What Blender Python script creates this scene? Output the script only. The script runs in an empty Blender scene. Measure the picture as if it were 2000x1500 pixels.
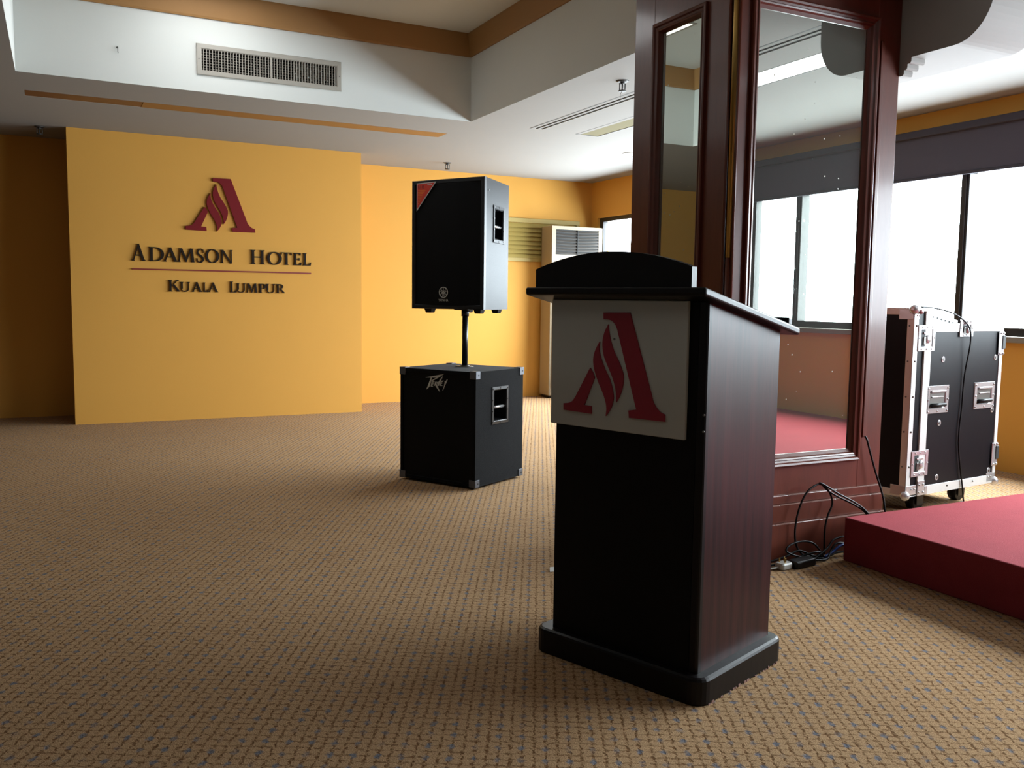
import bpy, bmesh, math, random
from math import sin, cos, pi, sqrt
from mathutils import Vector, Matrix
random.seed(7)
SC = bpy.context.scene
COL = SC.collection

# ------------------------------------------------------------------ camera
CAM_H = 1.1
cam_data = bpy.data.cameras.new('camera')
cam = bpy.data.objects.new('camera', cam_data)
COL.objects.link(cam)
F_PX, PITCH, ROLL, YAW = 1748.0, -0.09275, 0.01275, 0.46939
cam_data.sensor_fit = 'HORIZONTAL'
cam_data.sensor_width = 36.0
cam_data.lens = 36.0 * F_PX / 2000.0
cam_data.clip_start = 0.05
cam_data.clip_end = 200
fwd = Vector((sin(YAW) * cos(PITCH), cos(YAW) * cos(PITCH), sin(PITCH)))
right0 = Vector((cos(YAW), -sin(YAW), 0))
up0 = right0.cross(fwd)
right = cos(ROLL) * right0 + sin(ROLL) * up0
up = -sin(ROLL) * right0 + cos(ROLL) * up0
cam.matrix_world = Matrix(((right.x, up.x, -fwd.x, 0), (right.y, up.y, -fwd.y, 0), (right.z, up.z, -fwd.z, CAM_H), (0, 0, 0, 1)))
SC.camera = cam

# ------------------------------------------------------------------ light and exposure
SKY = 45.0
world = bpy.data.worlds.new('overcast_sky')
SC.world = world
world.use_nodes = True
wn = world.node_tree
bg = wn.nodes['Background']
tc = wn.nodes.new('ShaderNodeTexCoord')
sp = wn.nodes.new('ShaderNodeSeparateXYZ')
rp = wn.nodes.new('ShaderNodeValToRGB')
mr = wn.nodes.new('ShaderNodeMapRange')
mr.inputs['From Min'].default_value = -1
mr.inputs['From Max'].default_value = 1
wn.links.new(tc.outputs['Generated'], sp.inputs[0])
wn.links.new(sp.outputs['Z'], mr.inputs['Value'])
wn.links.new(mr.outputs[0], rp.inputs[0])
# overcast sky: brightest overhead, dimmer towards the horizon, hazy city below it
els = rp.color_ramp.elements
els[0].position = 0.49
els[0].color = (0.475, 0.525, 0.575, 1)
els[1].position = 0.502
els[1].color = (0.495, 0.545, 0.595, 1)
for pos, k in ((0.6, 0.64), (0.7, 0.85), (1.0, 1.3)):
    e_ = els.new(pos)
    e_.color = (0.90 * k, 0.975 * k, 1.05 * k, 1)
wn.links.new(rp.outputs[0], bg.inputs['Color'])
bg.inputs['Strength'].default_value = SKY

def portal(name, y0, y1, z0, z1, x):
    l = bpy.data.lights.new(name, 'AREA')
    l.shape = 'RECTANGLE'
    l.size = z1 - z0
    l.size_y = y1 - y0
    l.cycles.is_portal = True
    o = bpy.data.objects.new(name, l)
    o.location = (x, (y0 + y1) / 2, (z0 + z1) / 2)
    o.rotation_euler = (0, pi / 2, 0)      # shines towards -X
    COL.objects.link(o)
WIN_Y0, WIN_Y1, WIN_Z0, WIN_Z1 = -0.66, 8.96, 0.905, 2.068
portal('window_daylight_portal', WIN_Y0, WIN_Y1, WIN_Z0, WIN_Z1, 5.80)

vs = SC.view_settings
SC.display_settings.display_device = 'sRGB'
vs.view_transform = 'Standard'
vs.look = 'None'
vs.exposure = 0.0
vs.gamma = 1.0
vs.use_curve_mapping = False
SC.cycles.use_denoising = True
SC.cycles.max_bounces = 14
SC.cycles.diffuse_bounces = 7
SC.cycles.glossy_bounces = 6
SC.cycles.transparent_max_bounces = 12
SC.cycles.sample_clamp_indirect = 8.0
SC.cycles.caustics_reflective = False
SC.cycles.caustics_refractive = False

# ------------------------------------------------------------------ materials
ALB = 0.5        # scales paint colours down to weaken bounced light and deepen shade
def srgb(r, g, b):
    def f(c):
        c /= 255.0
        return c / 12.92 if c <= 0.04045 else ((c + 0.055) / 1.055) ** 2.4
    return (f(r) * ALB, f(g) * ALB, f(b) * ALB, 1)
def full(r, g, b):
    c = srgb(r, g, b)
    return (c[0] / ALB, c[1] / ALB, c[2] / ALB, 1)

class NT:
    def __init__(s, name):
        s.m = bpy.data.materials.new(name)
        s.m.use_nodes = True
        s.t = s.m.node_tree
        s.b = s.t.nodes['Principled BSDF']
    def n(s, typ, **kw):
        o = s.t.nodes.new(typ)
        for k, v in kw.items():
            if hasattr(o, k) and k not in ('Scale',):
                setattr(o, k, v)
        return o
    def l(s, a, b):
        s.t.links.new(a, b)
    def math(s, op, a, b=None, c=None):
        o = s.t.nodes.new('ShaderNodeMath')
        o.operation = op
        for i, v in enumerate((a, b, c)):
            if v is None:
                continue
            if isinstance(v, (int, float)):
                o.inputs[i].default_value = v
            else:
                s.l(v, o.inputs[i])
        return o.outputs[0]
    def mix(s, fac, a, b):
        o = s.t.nodes.new('ShaderNodeMix')
        o.data_type = 'RGBA'
        for inp, v in ((o.inputs[0], fac), (o.inputs[6], a), (o.inputs[7], b)):
            if isinstance(v, (int, float)):
                inp.default_value = v
            elif isinstance(v, tuple):
                inp.default_value = v
            else:
                s.l(v, inp)
        return o.outputs[2]
    def noise(s, scale, detail=3, rough=0.5, vec=None, dist=0.0):
        o = s.t.nodes.new('ShaderNodeTexNoise')
        o.inputs['Scale'].default_value = scale
        o.inputs['Detail'].default_value = detail
        o.inputs['Roughness'].default_value = rough
        o.inputs['Distortion'].default_value = dist
        if vec is not None:
            s.l(vec, o.inputs['Vector'])
        return o.outputs['Fac']
    def coord(s, scale=(1, 1, 1), rot=(0, 0, 0)):
        t = s.t.nodes.new('ShaderNodeTexCoord')
        m = s.t.nodes.new('ShaderNodeMapping')
        m.inputs['Scale'].default_value = scale
        m.inputs['Rotation'].default_value = rot
        s.l(t.outputs['Object'], m.inputs['Vector'])
        return m.outputs[0]
    def ramp(s, fac, a, b, lo=0.0, hi=1.0):
        o = s.t.nodes.new('ShaderNodeMapRange')
        o.inputs['From Min'].default_value = lo
        o.inputs['From Max'].default_value = hi
        o.inputs['To Min'].default_value = a
        o.inputs['To Max'].default_value = b
        s.l(fac, o.inputs['Value'])
        return o.outputs[0]
    def bump(s, h, strength=0.2, dist=0.002):
        o = s.t.nodes.new('ShaderNodeBump')
        o.inputs['Strength'].default_value = strength
        o.inputs['Distance'].default_value = dist
        s.l(h, o.inputs['Height'])
        s.l(o.outputs[0], s.b.inputs['Normal'])
    def setp(s, **kw):
        names = dict(col='Base Color', rough='Roughness', metal='Metallic', coat='Coat Weight', coatr='Coat Roughness',
                     spec='Specular IOR Level', sheen='Sheen Weight', sheenr='Sheen Roughness', sheent='Sheen Tint',
                     em='Emission Color', ems='Emission Strength')
        for k, v in kw.items():
            inp = s.b.inputs[names[k]]
            if isinstance(v, (int, float, tuple)):
                inp.default_value = v
            else:
                s.l(v, inp)
        return s

def plain(name, col, rough=0.5, var=0.06, scale=30, bump=0.0, bscale=200, **kw):
    m = NT(name)
    c = m.coord()
    f = m.noise(scale, 4, 0.6, c)
    dark = tuple(x * (1 - var) for x in col[:3]) + (1,)
    lite = tuple(min(1, x * (1 + var)) for x in col[:3]) + (1,)
    m.setp(col=m.mix(f, dark, lite), rough=rough, **kw)
    if bump:
        m.bump(m.noise(bscale, 2, 0.5, c), bump)
    return m.m

M = {}
M['yellow'] = plain('yellow_wall_paint', (0.60, 0.305, 0.058, 1), 0.68, 0.03, 2.5, 0.12, 90, spec=0.25)
M['yellow_pale'] = plain('pale_yellow_louvre_paint', srgb(212, 184, 96), 0.6, 0.04, 8)
M['white'] = plain('white_ceiling_paint', srgb(203, 201, 197), 0.85, 0.02, 3, 0.08, 70, spec=0.15)
M['upper_white'] = plain('tray_white_paint', (0.60, 0.615, 0.59, 1), 0.85, 0.02, 3, 0.06, 70, spec=0.15)
M['orange'] = plain('ochre_band_paint', srgb(204, 150, 86), 0.6, 0.04, 4)
M['strip_brown'] = plain('ochre_slot_panel', srgb(196, 140, 74), 0.55, 0.05, 5)
M['strip_brown_dark'] = plain('brown_slot_panel', srgb(160, 108, 58), 0.55, 0.06, 5)
M['cream_panel'] = plain('cream_diffuser', srgb(178, 172, 142), 0.9, 0.03, 5, spec=0.02)
M['vent_white'] = plain('off_white_vent_enamel', srgb(212, 206, 194), 0.4, 0.03, 20)
M['void'] = plain('dark_void', srgb(20, 17, 14), 0.9, 0.1, 20)
M['duct'] = plain('shiny_duct_foil', full(190, 196, 190), 0.25, 0.1, 40, 0.9, 45, metal=1.0)
M['line_dark'] = plain('dark_slot', srgb(24, 24, 24), 0.7, 0.1, 20)
M['grey_line'] = plain('grey_joint', srgb(110, 112, 112), 0.6, 0.05, 20)
M['chrome'] = plain('chrome', full(190, 190, 192), 0.25, 0.04, 20, metal=0.7)
M['steel'] = plain('dull_steel', full(110, 109, 106), 0.42, 0.06, 20, metal=1.0)
M['alu'] = plain('brushed_aluminium', full(200, 200, 198), 0.4, 0.05, 60, metal=0.35)
M['case_black'] = plain('black_laminate', srgb(22, 22, 28), 0.4, 0.08, 60, 0.12, 350, spec=0.15)
M['black_plastic'] = plain('black_plastic', srgb(18, 18, 20), 0.4, 0.1, 40)
M['black_rubber'] = plain('black_rubber', srgb(14, 14, 16), 0.45, 0.1, 40, spec=0.2)
M['frame_dark'] = plain('dark_bronze_window_frame', srgb(50, 46, 48), 0.4, 0.06, 20)
M['sill'] = plain('grey_sill', srgb(170, 165, 155), 0.5, 0.05, 20)
M['blind'] = plain('charcoal_blind_fabric', srgb(100, 98, 116), 0.85, 0.04, 60)
M['blind_dark'] = plain('charcoal_blind_rail', srgb(80, 78, 92), 0.85, 0.04, 60)
M['ac_cream'] = plain('cream_ac_plastic', srgb(208, 192, 164), 0.5, 0.02, 10, spec=0.2)
M['ac_slat'] = plain('shaded_ac_slat', srgb(88, 83, 78), 0.5, 0.03, 20, spec=0.2)  # slat colour darkened to hold the shade inside the air outlet
M['letter'] = plain('dark_bronze_letter', srgb(44, 30, 20), 0.6, 0.08, 20, spec=0.15)
M['maroon'] = plain('maroon_emblem', srgb(150, 36, 42), 0.55, 0.04, 20, spec=0.15)
M['red_line'] = plain('red_rule', srgb(168, 52, 40), 0.45, 0.04, 20)
M['crimson'] = plain('crimson_emblem', srgb(176, 26, 56), 0.4, 0.03, 20)
M['board_white'] = plain('white_acrylic_board', srgb(226, 226, 218), 0.16, 0.02, 4, coat=0.4, coatr=0.05)
M['paper'] = plain('white_paper', srgb(238, 232, 220), 0.7, 0.02, 10)
M['plug_white'] = plain('white_plastic', srgb(236, 234, 224), 0.35, 0.02, 20)
M['brass'] = plain('aged_brass', full(160, 128, 72), 0.36, 0.12, 25, metal=1.0)
M['blue_cable'] = plain('blue_cable', srgb(40, 90, 190), 0.4, 0.05, 20)
M['logo_grey'] = plain('silver_logo_print', full(190, 190, 182), 0.5, 0.04, 30)
M['worn'] = plain('worn_paint_edge', srgb(176, 130, 116), 0.6, 0.2, 60)
M['sticker_red'] = plain('red_sticker', full(214, 62, 40), 0.45, 0.15, 9)
M['sticker_orange'] = plain('orange_sticker', full(224, 120, 30), 0.45, 0.1, 30)
M['sticker_grey'] = plain('silver_sticker_border', full(200, 200, 200), 0.4, 0.05, 30)
M['far_wall'] = plain('greige_wall_paint', srgb(222, 218, 208), 0.7, 0.03, 3)
M['cap_steel'] = plain('gunmetal_corner', full(96, 98, 104), 0.5, 0.06, 20, metal=0.7)
M['sprinkler_metal'] = plain('tarnished_sprinkler_metal', full(74, 72, 70), 0.5, 0.06, 20, metal=0.5)
M['plaster'] = plain('grey_white_plaster', srgb(214, 212, 206), 0.75, 0.03, 5, 0.06, 80)
M['red_cap'] = plain('red_plastic', srgb(150, 60, 60), 0.4, 0.05, 30)
M['speaker_vinyl'] = plain('black_textured_paint', srgb(22, 22, 27), 0.45, 0.1, 90, 0.25, 260, spec=0.07)

def emit(name, col, s):
    m = NT(name)
    c = m.coord()
    f = m.noise(6, 2, 0.5, c)
    m.setp(col=col, rough=0.5, em=m.mix(f, col, (1, 1, 1, 1)), ems=s)
    return m.m
M['lamp'] = emit('lit_diffuser', (0.95, 0.98, 1.0, 1), 2.2)
M['lamp_tray'] = emit('lit_tray_panel', (0.95, 0.98, 1.0, 1), 9.0)

def wood(name, a, b, c, rough, coat, stretch=(14, 14, 0.7), bump=0.05, coatr=0.08, spec=0.5):
    m = NT(name)
    co = m.coord(stretch)
    f1 = m.noise(2.2, 6, 0.62, co, 0.4)
    f2 = m.noise(9.0, 4, 0.6, co)
    col = m.mix(m.ramp(f1, 0, 1, 0.32, 0.68), a, b)
    col = m.mix(m.ramp(f2, 0, 0.55, 0.5, 0.75), col, c)
    m.setp(col=col, rough=m.ramp(f2, rough * 0.85, rough * 1.2), coat=coat, coatr=coatr, spec=spec)
    m.bump(f2, bump, 0.001)
    return m.m
M['mahogany'] = wood('glossy_mahogany_paint', srgb(114, 54, 37), srgb(132, 64, 45), srgb(100, 45, 31), 0.36, 0.24, (5, 5, 0.8), 0.06, 0.12, 0.35)
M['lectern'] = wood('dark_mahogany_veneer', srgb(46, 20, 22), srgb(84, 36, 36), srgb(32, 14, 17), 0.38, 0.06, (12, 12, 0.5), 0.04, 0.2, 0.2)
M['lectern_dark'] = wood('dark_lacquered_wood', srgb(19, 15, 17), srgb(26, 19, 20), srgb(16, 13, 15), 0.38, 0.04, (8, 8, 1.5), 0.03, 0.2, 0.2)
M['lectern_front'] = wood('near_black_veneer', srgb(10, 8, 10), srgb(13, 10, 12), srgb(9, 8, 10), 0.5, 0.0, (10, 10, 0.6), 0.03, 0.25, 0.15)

def carpet_beige():
    m = NT('beige_woven_carpet')
    c = m.coord((1, 1, 1), (0, 0, 0.50))
    wob = m.t.nodes.new('ShaderNodeTexNoise')
    wob.inputs['Scale'].default_value = 70
    wob.inputs['Detail'].default_value = 2
    m.l(c, wob.inputs['Vector'])
    vm = m.t.nodes.new('ShaderNodeVectorMath'); vm.operation = 'SUBTRACT'
    m.l(wob.outputs['Color'], vm.inputs[0]); vm.inputs[1].default_value = (0.5, 0.5, 0.5)
    vs_ = m.t.nodes.new('ShaderNodeVectorMath'); vs_.operation = 'SCALE'
    m.l(vm.outputs[0], vs_.inputs[0]); vs_.inputs['Scale'].default_value = 0.022
    va = m.t.nodes.new('ShaderNodeVectorMath'); va.operation = 'ADD'
    m.l(c, va.inputs[0]); m.l(vs_.outputs[0], va.inputs[1])
    s = m.t.nodes.new('ShaderNodeSeparateXYZ'); m.l(va.outputs[0], s.inputs[0])
    P = 0.029
    u = m.math('DIVIDE', s.outputs['X'], P)
    v = m.math('DIVIDE', s.outputs['Y'], P)
    # small lattice: brown stitches
    fu = m.math('ABSOLUTE', m.math('SUBTRACT', m.math('FRACT', u), 0.5))
    fv = m.math('ABSOLUTE', m.math('SUBTRACT', m.math('FRACT', v), 0.5))
    lu = m.ramp(fu, 0, 1, 0.31, 0.43)
    lv = m.ramp(fv, 0, 0.8, 0.34, 0.45)
    dash = m.ramp(m.noise(75, 3, 0.6, c), 0.1, 1.0, 0.40, 0.58)
    lines = m.math('MULTIPLY', m.math('MAXIMUM', lu, lv), dash)
    # blue tufts at every second cell
    fu2 = m.math('ABSOLUTE', m.math('SUBTRACT', m.math('FRACT', m.math('DIVIDE', u, 2.0)), 0.5))
    fv2 = m.math('ABSOLUTE', m.math('SUBTRACT', m.math('FRACT', m.math('DIVIDE', v, 2.0)), 0.5))
    d = m.math('SQRT', m.math('ADD', m.math('MULTIPLY', fu2, fu2), m.math('MULTIPLY', m.math('MULTIPLY', fv2, 0.7), m.math('MULTIPLY', fv2, 0.7))))
    dot = m.ramp(d, 1, 0, 0.09, 0.19)
    dot = m.math('MULTIPLY', dot, m.ramp(m.noise(22, 2, 0.5, c), 0.2, 1.0, 0.38, 0.55))
    pile = m.noise(330, 3, 0.7, c)
    big = m.noise(0.9, 3, 0.5, c)
    base = m.mix(m.ramp(pile, 0, 1, 0.3, 0.7), full(112, 84, 58), full(204, 170, 130))
    base = m.mix(m.ramp(big, 0.0, 0.16, 0.35, 0.7), base, full(118, 89, 62))
    col = m.mix(m.math('MULTIPLY', lines, 0.8), base, srgb(116, 72, 36))
    col = m.mix(m.math('MULTIPLY', dot, 0.8), col, full(98, 106, 118))
    m.setp(col=col, rough=1.0, spec=0.02)
    h = m.math('SUBTRACT', m.math('MULTIPLY', pile, 0.7), m.math('MULTIPLY', lines, 0.6))
    m.bump(h, 0.5, 0.004)
    return m.m
M['carpet'] = carpet_beige()

def carpet_red():
    m = NT('red_stage_carpet')
    c = m.coord()
    p = m.noise(400, 2, 0.6, c)
    b = m.noise(5, 4, 0.6, c)
    col = m.mix(p, srgb(148, 50, 58), srgb(206, 86, 94))
    col = m.mix(m.ramp(b, 0, 0.3, 0.45, 0.7), col, srgb(142, 54, 62))
    m.setp(col=col, rough=0.95, spec=0.1, sheen=0.5, sheenr=0.4, sheent=srgb(235, 130, 140))
    m.bump(p, 0.5, 0.004)
    return m.m
M['red_carpet'] = carpet_red()

def felt_black():
    m = NT('black_cabinet_carpet')
    c = m.coord()
    p = m.noise(300, 3, 0.7, c)
    col = m.mix(p, srgb(5, 5, 7), srgb(14, 14, 18))
    m.setp(col=col, rough=0.9, spec=0.12, sheen=0.04)
    m.bump(p, 0.6, 0.003)
    return m.m
M['felt'] = felt_black()

def grille_mat():
    m = NT('black_perforated_grille')
    c = m.coord((150, 150, 150))
    v = m.t.nodes.new('ShaderNodeTexVoronoi')
    v.inputs['Randomness'].default_value = 0.0
    v.inputs['Scale'].default_value = 1.0
    m.l(c, v.inputs['Vector'])
    f = m.ramp(v.outputs['Distance'], 0, 1, 0.25, 0.4)
    m.setp(col=m.mix(f, srgb(4, 4, 5), srgb(14, 14, 17)), rough=0.6, spec=0.15)
    return m.m
M['grille'] = grille_mat()

def mirror_mat():
    m = NT('aged_mirror')
    c = m.coord()
    vo = m.t.nodes.new('ShaderNodeTexVoronoi')
    vo.inputs['Scale'].default_value = 22
    m.l(c, vo.inputs['Vector'])
    speck = m.ramp(vo.outputs['Distance'], 1, 0, 0.05, 0.085)
    area = m.ramp(m.noise(3.2, 2, 0.5, c), 0, 1, 0.44, 0.52)
    speck = m.math('MULTIPLY', speck, area)
    smear = m.ramp(m.noise(4.5, 5, 0.65, c, 1.5), 0.0, 0.10, 0.5, 0.75)
    m.setp(col=m.mix(speck, full(206, 212, 204), srgb(190, 176, 146)), metal=m.math('SUBTRACT', 0.93, m.math('MULTIPLY', speck, 0.8)),
           rough=m.math('ADD', m.math('MULTIPLY', speck, 0.5), m.math('MULTIPLY', smear, 0.3)))
    return m.m
M['mirror'] = mirror_mat()

def glass_mat():
    m = NT('clear_window_glass')
    out = m.t.nodes['Material Output']
    tr = m.t.nodes.new('ShaderNodeBsdfTransparent')
    tr.inputs[0].default_value = (0.93, 0.97, 0.96, 1)
    gl = m.t.nodes.new('ShaderNodeBsdfGlossy')
    gl.inputs['Roughness'].default_value = 0.02
    fr = m.t.nodes.new('ShaderNodeFresnel')
    fr.inputs['IOR'].default_value = 1.08
    mx = m.t.nodes.new('ShaderNodeMixShader')
    m.l(fr.outputs[0], mx.inputs[0]); m.l(tr.outputs[0], mx.inputs[1]); m.l(gl.outputs[0], mx.inputs[2])
    m.l(mx.outputs[0], out.inputs['Surface'])
    return m.m
M['glass'] = glass_mat()

# ------------------------------------------------------------------ mesh helpers
class MB:
    """collects shapes, then links them as ONE mesh object"""
    def __init__(s):
        s.v = []; s.f = []; s.mi = []; s.mats = []; s.sm = []
    def _m(s, m):
        if m not in s.mats:
            s.mats.append(m)
        return s.mats.index(m)
    def poly(s, vs, fs, m, smooth=False):
        o = len(s.v)
        s.v.extend(Vector(v) for v in vs)
        k = s._m(m)
        for f in fs:
            s.f.append(tuple(o + i for i in f)); s.mi.append(k); s.sm.append(smooth)
        return s
    def box(s, x0, x1, y0, y1, z0, z1, m, bev=0.0, seg=2, fn=None):
        if bev <= 0:
            vs = [(x, y, z) for x in (x0, x1) for y in (y0, y1) for z in (z0, z1)]
            fs = [(0, 1, 3, 2), (4, 6, 7, 5), (0, 4, 5, 1), (2, 3, 7, 6), (0, 2, 6, 4), (1, 5, 7, 3)]
        else:
            b = bmesh.new()
            bmesh.ops.create_cube(b, size=1.0)
            for w in b.verts:
                w.co = Vector(((x0 + x1) / 2 + w.co.x * (x1 - x0), (y0 + y1) / 2 + w.co.y * (y1 - y0), (z0 + z1) / 2 + w.co.z * (z1 - z0)))
            bmesh.ops.bevel(b, geom=b.edges[:], offset=bev, segments=seg, affect='EDGES', profile=0.5)
            b.verts.index_update()
            vs = [w.co.copy() for w in b.verts]
            fs = [tuple(w.index for w in f.verts) for f in b.faces]
            b.free()
        if fn:
            vs = [fn(*v) for v in vs]
        return s.poly(vs, fs, m)
    def prism(s, pts, d0, d1, m, fn, smooth=False):
        """polygon pts (u,v) extruded from d0 to d1; fn(u,v,d) -> world"""
        n = len(pts)
        vs = [fn(u, v, d0) for u, v in pts] + [fn(u, v, d1) for u, v in pts]
        fs = [tuple(range(n)), tuple(range(2 * n - 1, n - 1, -1))]
        fs += [(i, i + n, (i + 1) % n + n, (i + 1) % n) for i in range(n)]
        return s.poly(vs, fs, m, smooth)
    def cyl(s, p0, p1, r0, m, r1=None, seg=16, cap=True, smooth=True):
        p0 = Vector(p0); p1 = Vector(p1); r1 = r0 if r1 is None else r1
        d = (p1 - p0).normalized()
        a = d.orthogonal().normalized(); b = d.cross(a)
        vs = []
        for p, r in ((p0, r0), (p1, r1)):
            vs += [p + a * r * cos(2 * pi * i / seg) + b * r * sin(2 * pi * i / seg) for i in range(seg)]
        fs = [(i, (i + 1) % seg, (i + 1) % seg + seg, i + seg) for i in range(seg)]
        s.poly(vs, fs, m, smooth)
        if cap:
            s.poly(vs[:seg], [tuple(range(seg - 1, -1, -1))], m)
            s.poly(vs[seg:], [tuple(range(seg))], m)
        return s
    def ball(s, c, r, m, seg=14, rings=8, sc=(1, 1, 1)):
        c = Vector(c)
        vs = [c + Vector((0, 0, r * sc[2]))]
        for j in range(1, rings):
            t = pi * j / rings
            vs += [c + Vector((r * sc[0] * sin(t) * cos(2 * pi * i / seg), r * sc[1] * sin(t) * sin(2 * pi * i / seg), r * sc[2] * cos(t))) for i in range(seg)]
        vs.append(c - Vector((0, 0, r * sc[2])))
        fs = [(0, 1 + i, 1 + (i + 1) % seg) for i in range(seg)]
        for j in range(rings - 2):
            a = 1 + j * seg
            fs += [(a + i, a + seg + i, a + seg + (i + 1) % seg, a + (i + 1) % seg) for i in range(seg)]
        a = 1 + (rings - 2) * seg
        fs += [(a + (i + 1) % seg, a + i, len(vs) - 1) for i in range(seg)]
        return s.poly(vs, fs, m, True)
    def tube(s, pts, r, m, seg=8, smooth_path=True, n=6, cap=True):
        pts = [Vector(p) for p in pts]
        if smooth_path:
            pts = catmull(pts, n)
        rings = []
        t = (pts[1] - pts[0]).normalized()
        a = t.orthogonal().normalized()
        for i, p in enumerate(pts):
            t = (pts[min(i + 1, len(pts) - 1)] - pts[max(i - 1, 0)]).normalized()
            a = (a - t * a.dot(t)).normalized()
            b = t.cross(a)
            rings.append([p + a * r * cos(2 * pi * k / seg) + b * r * sin(2 * pi * k / seg) for k in range(seg)])
        vs = [q for R in rings for q in R]
        fs = []
        for i in range(len(rings) - 1):
            o = i * seg
            fs += [(o + k, o + (k + 1) % seg, o + seg + (k + 1) % seg, o + seg + k) for k in range(seg)]
        if cap:
            fs += [tuple(range(seg - 1, -1, -1)), tuple(range((len(rings) - 1) * seg, len(rings) * seg))]
        return s.poly(vs, fs, m, True)
    def rings(s, u0, u1, z0, z1, prof, m, fn):
        """mitred frame round a rectangle; prof = [(inset, depth)...]"""
        vs = []
        for o, d in prof:
            vs += [fn(u0 + o, z0 + o, d), fn(u1 - o, z0 + o, d), fn(u1 - o, z1 - o, d), fn(u0 + o, z1 - o, d)]
        fs = []
        for i in range(len(prof) - 1):
            a = 4 * i
            fs += [(a + k, a + (k + 1) % 4, a + 4 + (k + 1) % 4, a + 4 + k) for k in range(4)]
        return s.poly(vs, fs, m)
    def build(s, name, parent=None, angle=40, fixn=True):
        me = bpy.data.meshes.new(name)
        me.from_pydata([tuple(v) for v in s.v], [], s.f)
        for m in s.mats:
            me.materials.append(M[m])
        for p, k, sm in zip(me.polygons, s.mi, s.sm):
            p.material_index = k
            p.use_smooth = sm
        if fixn:
            b = bmesh.new(); b.from_mesh(me)
            bmesh.ops.remove_doubles(b, verts=b.verts[:], dist=1e-6)
            bmesh.ops.recalc_face_normals(b, faces=b.faces[:])
            b.to_mesh(me); b.free()
        me.update()
        o = bpy.data.objects.new(name, me)
        COL.objects.link(o)
        if parent is not None:
            o.parent = parent
        return o

def catmull(pts, n=6):
    out = []
    for i in range(len(pts) - 1):
        p0 = pts[max(i - 1, 0)]; p1 = pts[i]; p2 = pts[i + 1]; p3 = pts[min(i + 2, len(pts) - 1)]
        for k in range(n):
            t = k / n
            out.append(0.5 * (2 * p1 + (p2 - p0) * t + (2 * p0 - 5 * p1 + 4 * p2 - p3) * t * t + (3 * p1 - p0 - 3 * p2 + p3) * t ** 3))
    out.append(pts[-1])
    return out

def tag(o, label=None, cat=None, group=None, kind=None):
    if label: o['label'] = label
    if cat: o['category'] = cat
    if group: o['group'] = group
    if kind: o['kind'] = kind
    return o
def thing(name, label, cat, loc=(0, 0, 0), rz=0.0, group=None):
    o = bpy.data.objects.new(name, None)
    o.empty_display_size = 0.1
    COL.objects.link(o)
    o.location = loc
    o.rotation_euler = (0, 0, rz)
    return tag(o, label, cat, group)
def copy_tree(o, parent=None):
    c = o.copy()
    COL.objects.link(c)
    if parent is not None:
        c.parent = parent
    for ch in list(o.children):
        copy_tree(ch, c)
    return c
def ident(x, y, z):
    return (x, y, z)
def XZ(y0, sgn=-1):
    """plane facing -Y at y0: (u,v,d) -> (u, y0 - d, v)"""
    return lambda u, v, d: (u, y0 + sgn * d, v)

def slab_holes(mb, u0, u1, v0, v1, holes, d0, d1, m, fn, edge=None):
    """rectangular slab with rectangular holes (u0,u1,v0,v1), solid between d0 and d1"""
    us = sorted({u0, u1, *[h[0] for h in holes], *[h[1] for h in holes]})
    vs_ = sorted({v0, v1, *[h[2] for h in holes], *[h[3] for h in holes]})
    us = [u for u in us if u0 <= u <= u1]; vs_ = [v for v in vs_ if v0 <= v <= v1]
    solid = {}
    for i in range(len(us) - 1):
        for j in range(len(vs_) - 1):
            cu = (us[i] + us[i + 1]) / 2; cv = (vs_[j] + vs_[j + 1]) / 2
            solid[i, j] = not any(h[0] < cu < h[1] and h[2] < cv < h[3] for h in holes)
    for (i, j), k in solid.items():
        if not k:
            continue
        a, b, c, d = us[i], us[i + 1], vs_[j], vs_[j + 1]
        for dd in (d0, d1):
            mb.poly([fn(a, c, dd), fn(b, c, dd), fn(b, d, dd), fn(a, d, dd)], [(0, 1, 2, 3)], m)
        for (ni, nj, p, q) in ((i - 1, j, (a, c), (a, d)), (i + 1, j, (b, c), (b, d)), (i, j - 1, (a, c), (b, c)), (i, j + 1, (a, d), (b, d))):
            if not solid.get((ni, nj), False):
                mb.poly([fn(*p, d0), fn(*q, d0), fn(*q, d1), fn(*p, d1)], [(0, 1, 2, 3)], edge or m)

def text_mesh(txt, size, fn, m, mb, depth=0.0, squeeze=1.0, align='CENTER'):
    cu = bpy.data.curves.new('print', 'FONT')
    cu.body = txt
    cu.size = size
    cu.align_x = align
    cu.extrude = 0
    cu.resolution_u = 2
    o = bpy.data.objects.new('print', cu)
    COL.objects.link(o)
    dg = bpy.context.evaluated_depsgraph_get()
    dg.update()
    me = bpy.data.meshes.new_from_object(o.evaluated_get(dg))
    mb.poly([fn(v.co.x * squeeze, v.co.y, depth) for v in me.vertices], [tuple(p.vertices) for p in me.polygons], m)
    bpy.data.objects.remove(o); bpy.data.curves.remove(cu); bpy.data.meshes.remove(me)

# ================================================================== the room
HC, XC, YB = 2.484, 5.636, 9.10
TX0, TX1, TY0, TY1, TZ0, TZ1 = -0.19, 2.914, -3.5, 6.513, 2.968, 3.132
XL, YR = -8.0, -6.0

mb = MB(); mb.box(XL - .2, XC + .25, YR - .2, YB + .2, -0.12, 0.0, 'carpet')
tag(mb.build('floor'), kind='structure')

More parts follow.
